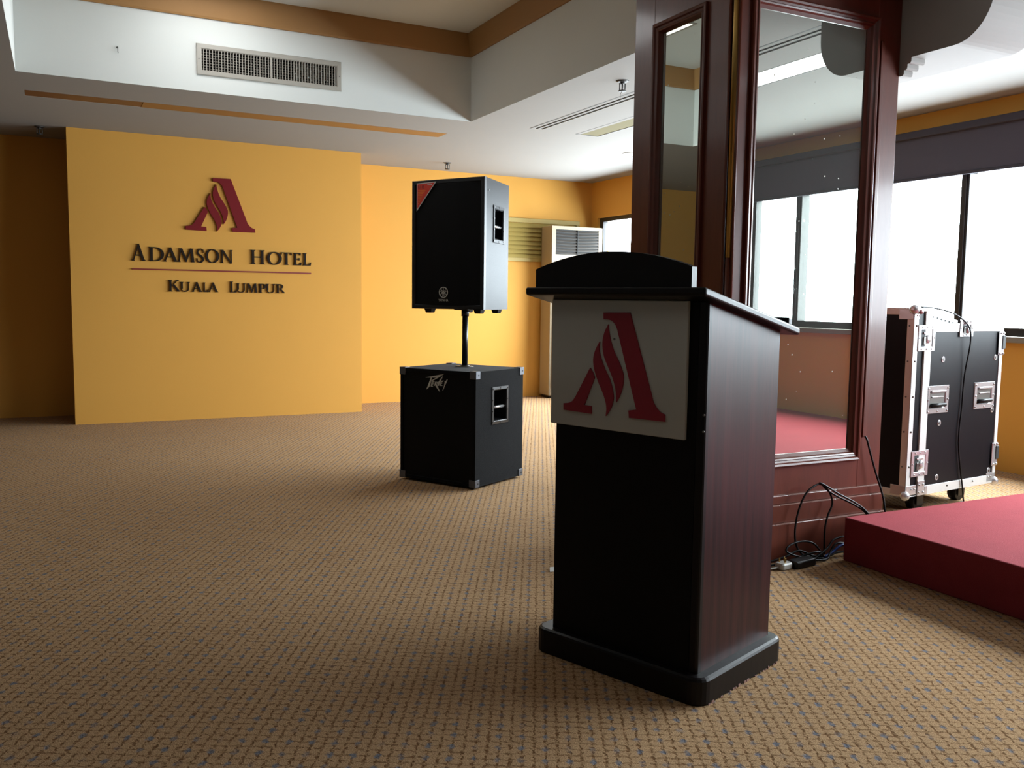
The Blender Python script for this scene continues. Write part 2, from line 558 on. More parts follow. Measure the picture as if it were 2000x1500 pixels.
STRIP = (-0.158, 2.948, 7.068, 7.266)
SLOT = (3.432, 3.548, -2.9, 6.51)
PANELS = [(3.88, 4.10, 4.05, 6.545), (3.80, 4.05, 0.75, 2.35), (3.80, 4.05, -2.4, -0.8)]
SUP = (0.886, 1.883, 2.595, 2.800)          # supply grille (x, z) on the back face of the tray
mb = MB()
slab_holes(mb, XL - .1, XC + .1, YR - .1, YB + .1, [(TX0, TX1, TY0, TY1), STRIP, SLOT] + PANELS, HC, HC + 0.05, 'white', ident, 'upper_white')
ceil = tag(mb.build('ceiling'), kind='structure')
mb = MB()
slab_holes(mb, TX0 - .05, TX1 + .05, HC + .05, TZ1, [(SUP[0] + .03, SUP[1] - .03, SUP[2] + .028, SUP[3] - .026)], 0, 0.03, 'upper_white', lambda u, v, d: (u, TY1 + d, v))
mb.build('tray_face', ceil)
mb = MB(); mb.box(TX1, TX1 + .05, TY0, TY1, HC + .05, TZ1, 'upper_white'); mb.build('tray_face', ceil)
mb = MB(); mb.box(TX0 - .05, TX0, TY0, TY1, HC + .05, TZ1, 'upper_white'); mb.build('tray_face', ceil)
mb = MB(); mb.box(TX0, TX1, TY0 - .05, TY0, HC + .05, TZ1, 'upper_white'); mb.build('tray_face', ceil)
LAMP_T = (0.66, 1.26, 5.42, 6.27)
mb = MB(); slab_holes(mb, TX0 - .06, TX1 + .06, TY0 - .06, TY1 + .06, [LAMP_T], TZ1, TZ1 + .04, 'upper_white', ident)
mb.build('tray_top', ceil)
mb = MB(); mb.rings(TX0, TX1, TY0, TY1, [(0.0, TZ0), (0.012, TZ0), (0.018, TZ0 + .012), (0.05, TZ1 - .012), (0.05, TZ1), (0.0, TZ1)], 'orange', ident)
tag(mb.build('trim_1'), kind='structure')

mb = MB(); mb.box(XL - .2, XC + .2, YB, YB + .15, 0, HC + .05, 'yellow'); tag(mb.build('wall_back'), kind='structure')
mb = MB(); mb.box(0.106, 2.626, 8.42, YB, 0, HC, 'yellow'); tag(mb.build('wall_middle'), kind='structure')
mb = MB(); mb.box(XL - .15, XL, YR - .1, YB, 0, HC + .05, 'far_wall'); tag(mb.build('wall_left'), kind='structure')
mb = MB(); mb.box(XL - .15, XC + .2, YR - .15, YR, 0, HC + .05, 'far_wall'); tag(mb.build('wall_rear'), kind='structure')
mb = MB(); slab_holes(mb, YR - .1, YB + .1, 0, HC + .05, [(WIN_Y0, WIN_Y1, WIN_Z0, WIN_Z1)], XC, XC + .16, 'yellow', lambda u, v, d: (d, u, v))
tag(mb.build('wall_right'), kind='structure')

# ---- ribbon window along the right wall
mb = MB()
WX0, WX1 = XC + .03, XC + .095
fw = 0.055
mb.box(WX0, WX1, WIN_Y0, WIN_Y1, WIN_Z0, WIN_Z0 + fw, 'frame_dark')
mb.box(WX0, WX1, WIN_Y0, WIN_Y1, WIN_Z1 - .046, WIN_Z1, 'frame_dark')
mb.box(WX0, WX1, WIN_Y1 - .075, WIN_Y1, WIN_Z0 + fw, WIN_Z1 - .046, 'frame_dark')
mb.box(WX0, WX1, WIN_Y0, WIN_Y0 + .075, WIN_Z0 + fw, WIN_Z1 - .046, 'frame_dark')
win = tag(mb.build('window_1'), kind='structure')
mull = [4.217 + 1.419 * k for k in range(-3, 3)]
for y in mull:
    mb = MB()
    mb.box(WX0 - .02, WX1 + .01, y - .032, y + .032, WIN_Z0 + fw, WIN_Z1 - .046, 'frame_dark', 0.004)
    mb.box(WX0 - .028, WX0 - .02, y - .012, y + .012, WIN_Z0 + fw, WIN_Z1 - .046, 'frame_dark')
    mb.build('mullion', win)
edges = [WIN_Y0 + .075] + mull + [WIN_Y1 - .075]
for a, b in zip(edges[:-1], edges[1:]):
    mb = MB()
    a2 = a + (0.032 if a in mull else 0); b2 = b - (0.032 if b in mull else 0)
    x = WX0 + .03
    mb.poly([(x, a2, WIN_Z0 + fw), (x, b2, WIN_Z0 + fw), (x, b2, WIN_Z1 - .046), (x, a2, WIN_Z1 - .046)], [(0, 1, 2, 3)], 'glass')
    mb.build('pane', win)
mb = MB(); mb.box(XC - .035, WX0, WIN_Y0 - .03, WIN_Y1, WIN_Z0 - .04, WIN_Z0, 'sill', 0.004)
mb.build('window_sill', win)

# ---- roller blinds pulled down over the top of the window
def blind(y0, y1, label):
    t = thing('roller_blind', label, 'blind', (XC - .05, y0, 2.004), 0, 'roller blinds along the window wall')
    L = y1 - y0
    mb = MB(); mb.box(-.004, .0, 0, L, 0.02, .315, 'blind'); mb.build('blind_fabric', t)
    mb = MB(); mb.box(-.035, .048, 0, L, .30, .352, 'blind_dark', 0.006); mb.build('cassette', t)
    mb = MB(); mb.box(-.010, .006, 0, L, 0.0, .022, 'blind_dark', 0.003); mb.build('bottom_bar', t)
    return t
blind(2.05, 6.2, 'charcoal roller blind above the window, to the right of the mirrored column')
blind(-0.80, 2.03, 'charcoal roller blind above the window seen reflected in the large column mirror')

# ---- bulkhead beside the column: plaster block with a rounded lower front edge
def bulk(u, v, d):
    return (d, u, v)
arc = [(2.415 + .17 * (1 - sin(a)), 2.177 + .20 * (1 - cos(a))) for a in [pi / 2 * k / 12 for k in range(13)]]
prof = [(3.565, 2.177)] + [(2.80, 2.177)] + arc + [(2.415, HC + .04), (3.565, HC + .04)]
mb = MB(); mb.prism(prof, 3.345, 3.69, 'plaster', bulk)
bk = tag(mb.build('trim_2'), kind='structure')
mb = MB()
def qstep(u0, z0, z1, d1):
    r = min(0.012, (z1 - z0) * .4)
    pts = [(2.87, z0)] + [(u0 + r * (1 - sin(a)), z0 + r * (1 - cos(a))) for a in [0, pi / 6, pi / 3, pi / 2]] + [(u0, z1), (2.87, z1)]
    mb.prism(pts, 3.345, d1, 'plaster', bulk)
qstep(2.796, 2.152, 2.178, 3.43); qstep(2.815, 2.128, 2.153, 3.415); qstep(2.832, 2.106, 2.129, 3.40)
mb.build('stepped_moulding', bk)

# ---- ochre panels closing the long ceiling slot at the back
t = thing('ceiling_slot_cover', 'long ochre strip set in the lower ceiling in front of the sign wall', 'ceiling panel', (STRIP[0], STRIP[2], HC))
for a, b, z, m in ((0.0, 0.752, 0.0006, 'strip_brown_dark'), (0.752, 3.106, -0.0008, 'strip_brown')):
    mb = MB(); mb.box(a + .001, b - .001, .001, .197, z, z + .02, m); mb.build('slot_panel', t)
mb = MB(); mb.box(0, 3.106, 0, .198, .035, .045, 'line_dark'); mb.build('slot_backing', t)

# ---- slot diffuser (three fine lines) running along the window side
t = thing('slot_diffuser', 'narrow slotted air diffuser line in the ceiling left of the column', 'air vent', (SLOT[0], SLOT[2], HC))
L = SLOT[3] - SLOT[2]
mb = MB(); mb.box(.001, .115, 0.001, L - .001, .004, .05, 'void'); mb.build('gap_shade_fill', t)  # black fill almost flush with the slats, painting the shade in the gaps
for a, b in ((0.010, 0.041), (0.063, 0.087)):
    mb = MB(); mb.box(a, b, .006, L, -.001, .03, 'white'); mb.build('slat', t)
mb = MB(); mb.box(0.0, 0.007, 0, L, -.001, .04, 'grey_line'); mb.build('flange', t)

# ---- recessed linear ceiling lights near the window wall
def ceiling_panel(p, lit, label):
    t = thing('ceiling_light', label, 'ceiling light', (p[0], p[2], HC), 0, 'recessed linear ceiling lights')
    w, L = p[1] - p[0], p[3] - p[2]
    mb = MB(); mb.rings(0, w, 0, L, [(0.0, .05), (0.0, -.001), (0.006, -.001), (0.006, .05)], 'grey_line', ident); mb.build('trim_frame', t)
    m0 = .006 if lit else .045
    mb = MB(); mb.box(m0, w - .006, .006, L - .006, 0.002, .03, 'lamp' if lit else 'cream_panel'); mb.build('diffuser', t)
    if not lit:
        mb = MB(); mb.box(.006, m0, .006, L - .006, 0.0, .03, 'white'); mb.build('edge_flange', t)
ceiling_panel(PANELS[0], False, 'unlit cream ceiling light panel in the ceiling left of the column')
ceiling_panel(PANELS[1], True, 'lit white ceiling light panel reflected in the large column mirror')
ceiling_panel(PANELS[2], True, 'lit white ceiling light panel over the red stage, behind the camera')

t = thing('tray_light', 'square lit ceiling light in the raised tray ceiling, reflected in the narrow mirror', 'ceiling light', (LAMP_T[0], LAMP_T[2], TZ1))
w, L = LAMP_T[1] - LAMP_T[0], LAMP_T[3] - LAMP_T[2]
mb = MB(); mb.rings(0, w, 0, L, [(0.0, .035), (0.0, -.006), (0.02, -.006), (0.02, .035)], 'vent_white', ident); mb.build('trim_frame', t)
mb = MB(); mb.box(.02, w - .02, .02, L - .02, .012, .02, 'lamp_tray'); mb.build('diffuser', t)

t = thing('downlight', 'small round white downlight in the ceiling beside the column edge', 'ceiling light', (4.83, 7.10, HC))
mb = MB(); mb.cyl((0, 0, -.006), (0, 0, .0), .085, 'vent_white', .09, 28); mb.build('trim_ring', t)
mb = MB(); mb.cyl((0, 0, -.012), (0, 0, -.005), .055, 'lamp', .065, 24); mb.build('lens', t)

# ---- sprinklers
def sprinkler():
    t = thing('sprinkler', 'chrome sprinkler head hanging from the ceiling beside the slotted diffuser', 'sprinkler', (3.21, 4.848, HC), 0, 'ceiling sprinklers')
    mb = MB(); mb.cyl((0, 0, 0), (0, 0, -.008), .042, 'sprinkler_metal', .03, 20); mb.build('escutcheon', t)
    mb = MB(); mb.cyl((0, 0, -.008), (0, 0, -.022), .014, 'sprinkler_metal', .012, 14)
    for s in (-1, 1):
        mb.cyl((s * .020, 0, -.016), (s * .020, 0, -.062), .0035, 'sprinkler_metal', seg=8)
    mb.box(-.022, .022, -.004, .004, -.02, -.014, 'sprinkler_metal')
    mb.build('frame_arms', t)
    mb = MB(); mb.cyl((0, 0, -.02), (0, 0, -.06), .005, 'sprinkler_metal', seg=10); mb.build('bulb', t)
    mb = MB(); mb.cyl((0, 0, -.060), (0, 0, -.066), .026, 'sprinkler_metal', .022, 16); mb.build('deflector', t)
    return t
s0 = sprinkler()
s1 = copy_tree(s0); s1.location = (3.571, 8.551, HC); s1['label'] = 'small sprinkler head hanging from the ceiling above the tall loudspeaker'
s2 = copy_tree(s0); s2.location = (-0.089, 8.515, HC); s2['label'] = 'small sprinkler head in the dark ceiling corner left of the sign wall'

mb = MB(); mb.tube([(-.004, 0, -.066), (-.012, 0, -.082), (-.014, 0, -.10), (-.015, 0, -.145)], .0012, 'grey_line', 5); mb.build('string', s0)

# ---- supply grille on the tray face
t = thing('supply_grille', 'off white rectangular air grille on the tray face above the sign wall', 'air vent', (SUP[0], TY1, SUP[2]))
W, H = SUP[1] - SUP[0], SUP[3] - SUP[2]
fn = lambda u, v, d: (u, -d, v)
mb = MB(); mb.rings(0, W, 0, H, [(0.0, 0.0), (0.0, .008), (0.004, .011), (0.028, .011), (0.034, .004), (0.034, -.03)], 'vent_white', fn)
mb.build('grille_frame', t)
mb = MB()
n = 47
for i in range(n):
    u = .036 + (W - .072) * (i + .5) / n
    ww = .0070 if i == 23 else .0021
    mb.box(u - ww, u + ww, -.006, .012, .03, H - .03, 'vent_white')
tag(mb.build('vertical_fins', t), kind='stuff')
mb = MB()
for j in range(1, 8):
    v = .032 + (H - .064) * j / 8
    mb.box(.034, W - .034, .012, .03, v - .0012, v + .0012, 'vent_white')
tag(mb.build('horizontal_fins', t), kind='stuff')
mb = MB()
mb.poly([(.03, .16, .02), (W - .03, .16, .02), (W - .03, .16, H - .02), (.03, .16, H - .02),
         (.03, .03, .02), (W - .03, .03, .02), (W - .03, .03, H - .02), (.03, .03, H - .02)],
        [(0, 1, 2, 3), (0, 4, 5, 1), (3, 7, 6, 2), (0, 4, 7, 3), (1, 5, 6, 2)], 'void')
mb.build('duct_box', t)
mb = MB()  # foil plate added and tilted to reflect window light through the fins
nu, nv = 22, 12
for j in range(nv + 1):
    for i in range(nu + 1):
        a = -.14 + .28 * i / nu; b = -.085 + .17 * j / nv
        mb.v.append(Vector((.80 + a * .98, .078 + a * .20 - b * .24 + .006 * sin(37 * a + 60 * b) + .004 * sin(90 * a - 40 * b), H / 2 + b * .97)))
k_ = mb._m('duct')
for j in range(nv):
    for i in range(nu):
        q = j * (nu + 1) + i
        mb.f.append((q, q + 1, q + nu + 2, q + nu + 1)); mb.mi.append(k_); mb.sm.append(True)
mb.build('duct_glint_plate', t)
for u in (.015, W - .015):
    mb = MB(); mb.cyl((u, -.010, H / 2), (u, -.0125, H / 2), .004, 'steel', seg=10); mb.build('screw', t)

t = thing('wall_hook', 'tiny metal hook on the white tray face left of the air grille', 'hook', (0.397, TY1, 2.688))
mb = MB(); mb.tube([(0, 0, .018), (0, -.012, .018), (0.002, -.018, .01), (0.002, -.018, -.012), (.004, -.012, -.018)], .0025, 'steel', 6); mb.build('wire_hook', t)
mb = MB(); mb.cyl((0, .0, .018), (0, -.003, .018), .006, 'steel', seg=10); mb.build('wall_plate', t)

# ================================================================== hotel sign on the middle wall
LEG = [(0.1842, 1.0694), (0.2773, 1.0711), (0.3565, 0.8438), (0.3576, 0.8401), (0.3592, 0.8349), (0.3612, 0.8291), (0.3635, 0.8238), (0.3662, 0.8191), (0.3694, 0.8145), (0.3728, 0.8102), (0.3762, 0.8064), (0.3795, 0.8033), (0.3829, 0.8007), (0.3862, 0.7985), (0.3896, 0.7966), (0.3932, 0.7951), (0.3969, 0.7939), (0.4003, 0.7931), (0.4026, 0.7925), (0.4038, 0.7722), (0.2828, 0.7717), (0.2806, 0.7922), (0.3073, 0.7976), (0.2353, 1.02), (0.2342, 1.0225), (0.2326, 1.0262), (0.2307, 1.0302), (0.2287, 1.0337), (0.2265, 1.0365), (0.2241, 1.0391), (0.2216, 1.0415), (0.2191, 1.0435), (0.2166, 1.0451), (0.214, 1.0464), (0.2113, 1.0475), (0.2085, 1.0483), (0.2051, 1.0489), (0.2012, 1.0493), (0.1977, 1.0495), (0.1953, 1.0497), (0.1847, 1.0498)]
FL1 = [(0.2025, 1.0359), (0.2027, 1.0331), (0.2028, 1.0293), (0.2032, 1.0245), (0.2041, 1.019), (0.2053, 1.0126), (0.2069, 1.0052), (0.2089, 0.9974), (0.2112, 0.9896), (0.2139, 0.9819), (0.2169, 0.9741), (0.2203, 0.9662), (0.2241, 0.9584), (0.2286, 0.9506), (0.2337, 0.9428), (0.2387, 0.9351), (0.2432, 0.9277), (0.2471, 0.9206), (0.2508, 0.9137), (0.2539, 0.9071), (0.2564, 0.9011), (0.2581, 0.8961), (0.2592, 0.8917), (0.2598, 0.8874), (0.26, 0.8824), (0.2599, 0.8765), (0.2594, 0.8701), (0.2585, 0.8635), (0.2572, 0.8569), (0.2554, 0.8503), (0.2532, 0.8434), (0.2507, 0.8368), (0.2481, 0.8308), (0.2451, 0.8251), (0.2416, 0.8197), (0.2384, 0.8152), (0.2362, 0.8119), (0.2362, 0.8298), (0.2358, 0.8334), (0.2352, 0.8385), (0.2343, 0.8445), (0.233, 0.8508), (0.231, 0.8575), (0.2287, 0.8647), (0.2259, 0.8723), (0.2227, 0.8799), (0.219, 0.8875), (0.2147, 0.8953), (0.2103, 0.9031), (0.206, 0.9107), (0.2019, 0.9182), (0.1976, 0.9255), (0.1937, 0.9326), (0.1904, 0.9397), (0.188, 0.9468), (0.1861, 0.9537), (0.1848, 0.9606), (0.1838, 0.9672), (0.1831, 0.9736), (0.1829, 0.9798), (0.183, 0.9859), (0.1836, 0.9919), (0.1847, 0.9979), (0.1863, 1.0038), (0.1882, 1.0096), (0.1904, 1.0152), (0.1934, 1.021), (0.1969, 1.027), (0.2002, 1.0322)]
FL2 = [(0.1721, 0.9847), (0.1716, 0.9812), (0.1708, 0.9763), (0.1703, 0.9705), (0.1705, 0.9645), (0.1714, 0.9582), (0.1729, 0.9515), (0.175, 0.9444), (0.1777, 0.9369), (0.1811, 0.9289), (0.1852, 0.9203), (0.1896, 0.9117), (0.1941, 0.9036), (0.1987, 0.8961), (0.2036, 0.889), (0.2083, 0.882), (0.2123, 0.8749), (0.2156, 0.8674), (0.2184, 0.8598), (0.2207, 0.8524), (0.2226, 0.8458), (0.2242, 0.8401), (0.2253, 0.835), (0.2261, 0.8303), (0.2264, 0.8256), (0.2262, 0.8209), (0.2255, 0.8163), (0.2245, 0.8119), (0.2232, 0.8074), (0.2218, 0.803), (0.2203, 0.7986), (0.2183, 0.7942), (0.2158, 0.7896), (0.2122, 0.7841), (0.2077, 0.7781), (0.2034, 0.7726), (0.2005, 0.7688), (0.2026, 0.7884), (0.2023, 0.7914), (0.2019, 0.7956), (0.2012, 0.8007), (0.2, 0.8062), (0.1981, 0.812), (0.1958, 0.8184), (0.193, 0.8252), (0.1896, 0.8325), (0.1855, 0.8403), (0.1806, 0.8487), (0.1756, 0.8572), (0.171, 0.8655), (0.1669, 0.8736), (0.1631, 0.8816), (0.1596, 0.8894), (0.1567, 0.897), (0.1543, 0.9043), (0.1525, 0.9115), (0.1513, 0.9183), (0.1505, 0.9247), (0.1503, 0.9306), (0.1507, 0.9361), (0.1515, 0.9413), (0.1526, 0.9464), (0.1542, 0.9515), (0.1561, 0.9565), (0.1584, 0.9614), (0.1608, 0.9662), (0.1636, 0.9713), (0.1669, 0.9767), (0.17, 0.9814)]
FOOT = [(0.139, 0.9054), (0.1475, 0.8951), (0.1543, 0.883), (0.1561, 0.8775), (0.1199, 0.7939), (0.1469, 0.7928), (0.148, 0.7702), (0.0411, 0.7726), (0.0406, 0.7927), (0.0561, 0.7945), (0.0584, 0.7951), (0.0617, 0.7959), (0.0654, 0.797), (0.0686, 0.7983), (0.0713, 0.7999), (0.0739, 0.8017), (0.0763, 0.8039), (0.0786, 0.8062), (0.0811, 0.8093), (0.0836, 0.8129), (0.0858, 0.8162), (0.0874, 0.8185)]
LX = [p[0] for p in LEG + FOOT]; LZ = [p[1] for p in LEG + FOOT]
lx0, lx1, lz0, lz1 = min(LX), max(LX), min(LZ), max(LZ)

def ell(cx, cy, rx, ry, a0, a1, n=14):
    return [(cx + rx * cos(a0 + (a1 - a0) * i / n), cy + ry * sin(a0 + (a1 - a0) * i / n)) for i in range(n + 1)]
def band(cx, cy, rx, ry, ix, iy, a0, a1, n=14, dx=0.0):
    o = ell(cx, cy, rx, ry, a0, a1, n); i = ell(cx + dx, cy, ix, iy, a0, a1, n)
    return [[o[k], o[k + 1], i[k + 1], i[k]] for k in range(n)]
def R(x0, y0, x1, y1):
    return [(x0, y0), (x1, y0), (x1, y1), (x0, y1)]
def serif(x, w, y, up):
    h = .05
    if up:
        return [(x - w, y), (x + w, y), (x + w * .45, y + h * 1.6), (x - w * .45, y + h * 1.6)]
    return [(x - w, y), (x + w, y), (x + w * .45, y - h * 1.6), (x - w * .45, y - h * 1.6)]
def glyph(c):
    """list of polygons in a unit box"""
    if c == 'A':
        return [[(.08, 0), (.16, 0), (.54, 1), (.46, 1)], [(.40, 1), (.54, 1.02), (.92, 0), (.72, 0)], R(.25, .30, .72, .37), serif(.12, .12, 0, 1), serif(.84, .16, 0, 1)]
    if c == 'D':
        return [R(.10, 0, .27, 1), serif(.18, .18, 0, 1), serif(.18, .18, 1, 0), R(.2, .0, .45, .07), R(.2, .93, .45, 1)] + band(.42, .5, .57, .5, .38, .43, -pi / 2, pi / 2)
    if c == 'M':
        return [[(.06, 0), (.12, 0), (.22, 1), (.15, 1)], [(.13, 1), (.27, 1), (.54, .18), (.47, .0)], [(.45, .0), (.51, .0), (.82, 1), (.74, 1)], [(.74, 1), (.87, 1), (.96, 0), (.81, 0)], serif(.09, .09, 0, 1), serif(.88, .12, 0, 1), serif(.17, .09, 1, 0), serif(.82, .09, 1, 0)]
    if c == 'N':
        return [R(.10, 0, .18, 1), [(.06, 1), (.24, 1), (.88, 0), (.80, -.03)], R(.80, 0, .88, 1), serif(.14, .13, 0, 1), serif(.84, .13, 1, 0), serif(.12, .11, 1, 0)]
    if c == 'O':
        return band(.5, .5, .5, .52, .32, .45, 0, 2 * pi, 28)
    if c == 'S':
        c_ = [(.86, .76), (.82, .90), (.60, .985), (.36, .95), (.17, .79), (.24, .62), (.50, .50), (.76, .36), (.80, .19), (.62, .045), (.38, .015), (.18, .09), (.12, .26)]
        w_ = [.02, .03, .05, .07, .085, .095, .10, .095, .085, .07, .05, .03, .02]
        pts = catmull([Vector((x, y, w)) for (x, y), w in zip(c_, w_)], 3)
        L_ = []; 
        for i, p in enumerate(pts):
            d = pts[min(i + 1, len(pts) - 1)] - pts[max(i - 1, 0)]
            nrm = Vector((-d.y, d.x, 0)).normalized()
            L_.append(((p.x + nrm.x * p.z, p.y + nrm.y * p.z * .75), (p.x - nrm.x * p.z, p.y - nrm.y * p.z * .75)))
        return [[L_[i][0], L_[i + 1][0], L_[i + 1][1], L_[i][1]] for i in range(len(L_) - 1)] + [[(.83, .70), (.89, .70), (.87, .95), (.82, .95)], [(.09, .05), (.14, .05), (.16, .32), (.10, .32)]]
    if c == 'H':
        return [R(.10, 0, .26, 1), R(.74, 0, .90, 1), R(.2, .47, .8, .54)] + [serif(x, .18, y, 1 - y) for x in (.18, .82) for y in (0, 1)]
    if c == 'T':
        return [R(.41, 0, .60, 1), R(.05, .93, .95, 1), [(.02, .78), (.06, .78), (.12, .95), (.04, 1)], [(.98, .78), (.94, .78), (.88, .95), (.96, 1)], serif(.5, .2, 0, 1)]
    if c == 'E':
        return [R(.15, 0, .38, 1), R(.2, .93, .85, 1), R(.2, 0, .9, .07), R(.3, .47, .72, .54), serif(.26, .22, 0, 1), serif(.26, .22, 1, 0), [(.80, .80), (.85, .80), (.88, 1), (.72, .95)], [(.92, .22), (.97, .24), (.90, 0), (.74, .06)], R(.69, .40, .74, .61)]
    if c == 'L':
        return [R(.15, 0, .38, 1), R(.2, 0, .92, .07), serif(.26, .24, 0, 1), serif(.26, .24, 1, 0), [(.94, .25), (.99, .27), (.92, 0), (.72, .06)]]
    if c == 'K':
        return [R(.10, 0, .27, 1), serif(.18, .18, 0, 1), serif(.18, .18, 1, 0), [(.26, .46), (.31, .46), (.84, 1), (.74, 1)], [(.34, .58), (.48, .66), (1.0, 0), (.78, 0)], serif(.79, .13, 1, 0)]
    if c == 'U':
        return [R(.10, .3, .26, 1), R(.76, .3, .83, 1), serif(.18, .18, 1, 0), serif(.80, .15, 1, 0)] + band(.465, .32, .365, .34, .295, .26, pi, 2 * pi, 12, .0)
    if c == 'P':
        return [R(.14, 0, .36, 1), serif(.25, .24, 0, 1), serif(.25, .24, 1, 0), R(.3, .93, .55, 1), R(.3, .42, .55, .48)] + band(.5, .71, .46, .29, .24, .225, -pi / 2, pi / 2, 10)
    if c == 'R':
        return [R(.10, 0, .28, 1), serif(.19, .19, 0, 1), serif(.19, .19, 1, 0), R(.2, .93, .45, 1), R(.2, .46, .45, .52)] + band(.42, .73, .38, .27, .2, .205, -pi / 2, pi / 2, 10) + [[(.36, .50), (.54, .50), (1.0, 0), (.80, -.0)]]
sign = thing('hotel_sign', 'raised hotel lettering and maroon flame emblem on the yellow middle wall', 'sign', (1.35, 8.42, 1.40))
SY = 8.42
def signfn(u, v, d):
    return (u - 1.35, -.003 - d, v - 1.40)
sx = (1.625 - 1.025) / (lx1 - lx0); sz = (2.152 - 1.683) / (lz1 - lz0)
for nm, P in (('emblem_stroke', LEG), ('emblem_flame', FL1), ('emblem_flame', FL2), ('emblem_stroke', FOOT)):
    mb = MB(); mb.prism([(1.025 + (u - lx0) * sx, 1.683 + (v - lz0) * sz) for u, v in P], 0, .016, 'maroon', signfn); mb.build(nm, sign)
big = [('A', .580, .697, .142), ('D', .718, .845, .122), ('A', .835, .961, .122), ('M', .954, 1.100, .120), ('S', 1.112, 1.182, .120), ('O', 1.189, 1.307, .120), ('N', 1.316, 1.429, .119),
       ('H', 1.580, 1.710, .128), ('O', 1.728, 1.863, .115), ('T', 1.854, 1.957, .115), ('E', 1.965, 2.049, .114), ('L', 2.056, 2.136, .114)]
small = [('K', .872, .971, .101), ('U', .969, 1.060, .086), ('A', 1.067, 1.158, .086), ('L', 1.163, 1.206, .085), ('A', 1.206, 1.296, .085), ('L', 1.393, 1.457, .098), ('U', 1.451, 1.540, .084),
         ('M', 1.540, 1.640, .084), ('P', 1.650, 1.718, .083), ('U', 1.713, 1.806, .083), ('R', 1.809, 1.890, .083)]
for row, z in ((big, 1.403), (small, 1.143)):
    for c, x0, x1, h in row:
        mb = MB()
        for q, P in enumerate(glyph(c)):
            mb.prism([(x0 + u * (x1 - x0), z + v * h) for u, v in P], 0, .014 - .00012 * (q % 7), 'letter', signfn)
        mb.build('letter', sign)
mb = MB(); mb.box(.583 - 1.35, 2.134 - 1.35, -.015, -.003, 1.326 - 1.40, 1.338 - 1.40, 'red_line'); mb.build('rule', sign)

# ================================================================== louvred vent and air conditioner on the back wall
t = thing('louvre_vent', 'wide pale yellow louvred vent panel on the back wall behind the air conditioner', 'air vent', (4.38, YB, 1.545))
W, H = 1.08, .485
mb = MB()
mb.box(0, W, -.03, 0, H - .05, H, 'yellow_pale', .003); mb.box(0, W, -.03, 0, 0, .045, 'yellow_pale', .003)
mb.box(0, .04, -.028, 0, .045, H - .05, 'yellow_pale'); mb.box(W - .04, W, -.028, 0, .045, H - .05, 'yellow_pale')
mb.build('louvre_frame', t)
nb = 8
for i in range(nb):
    z = .045 + (H - .095) * i / nb; dz = (H - .095) / nb
    mb = MB()
    mb.prism([(-.034, z - .004), (-.030, z - .006), (-.004, z + dz * .92), (-.008, z + dz * .94)], .04, W - .04, 'yellow_pale', lambda u, v, d: (d, u, v))
    mb.build('louvre_blade', t)

t = thing('air_conditioner', 'tall cream floor standing air conditioner in the far corner behind the lectern', 'air conditioner', (4.945, 8.815, 0))
W, H, D = .672, 1.945, .24
mb = MB()
mb.box(0, W, 0.012, D, 0.03, H, 'ac_cream', .012)
mb.box(.02, W - .02, .03, D - .02, 0, .03, 'black_plastic')
mb.build('cabinet', t)
mb = MB()
slab_holes(mb, 0.006, W - .006, 1.50, H - .004, [(.055, W - .055, 1.625, 1.905)], 0, .014, 'ac_cream', lambda u, v, d: (u, -d + .014, v))
mb.build('outlet_surround', t)
mb = MB(); mb.box(.055, W - .055, .010, .013, 1.625, 1.905, 'line_dark'); mb.build('outlet_void', t)
for i in range(8):
    z = 1.640 + i * .034
    mb = MB()
    n = 10
    vs = []
    for k in range(n + 1):
        u = .058 + (W - .116) * k / n
        sag = .008 * (1 - ((k / n - .5) * 2) ** 2)
        for (dy, dz) in ((.008, .020), (-.004, 0.0), (-.004, -.004), (.008, .014)):
            vs.append((u, dy, z + dz + sag * -1))
    fs = []
    for k in range(n):
        a = 4 * k
        fs += [(a + q, a + (q + 1) % 4, a + 4 + (q + 1) % 4, a + 4 + q) for q in range(4)]
    mb.poly(vs, fs, 'ac_slat'); mb.build('outlet_slat', t)
mb = MB(); mb.box(W / 2 - .004, W / 2 + .004, -.008, .010, 1.627, 1.90, 'line_dark'); mb.build('slat_link', t)
mb = MB(); mb.box(.03, W - .03, -.002, .013, .10, 1.18, 'ac_cream', .004); mb.build('front_panel', t)

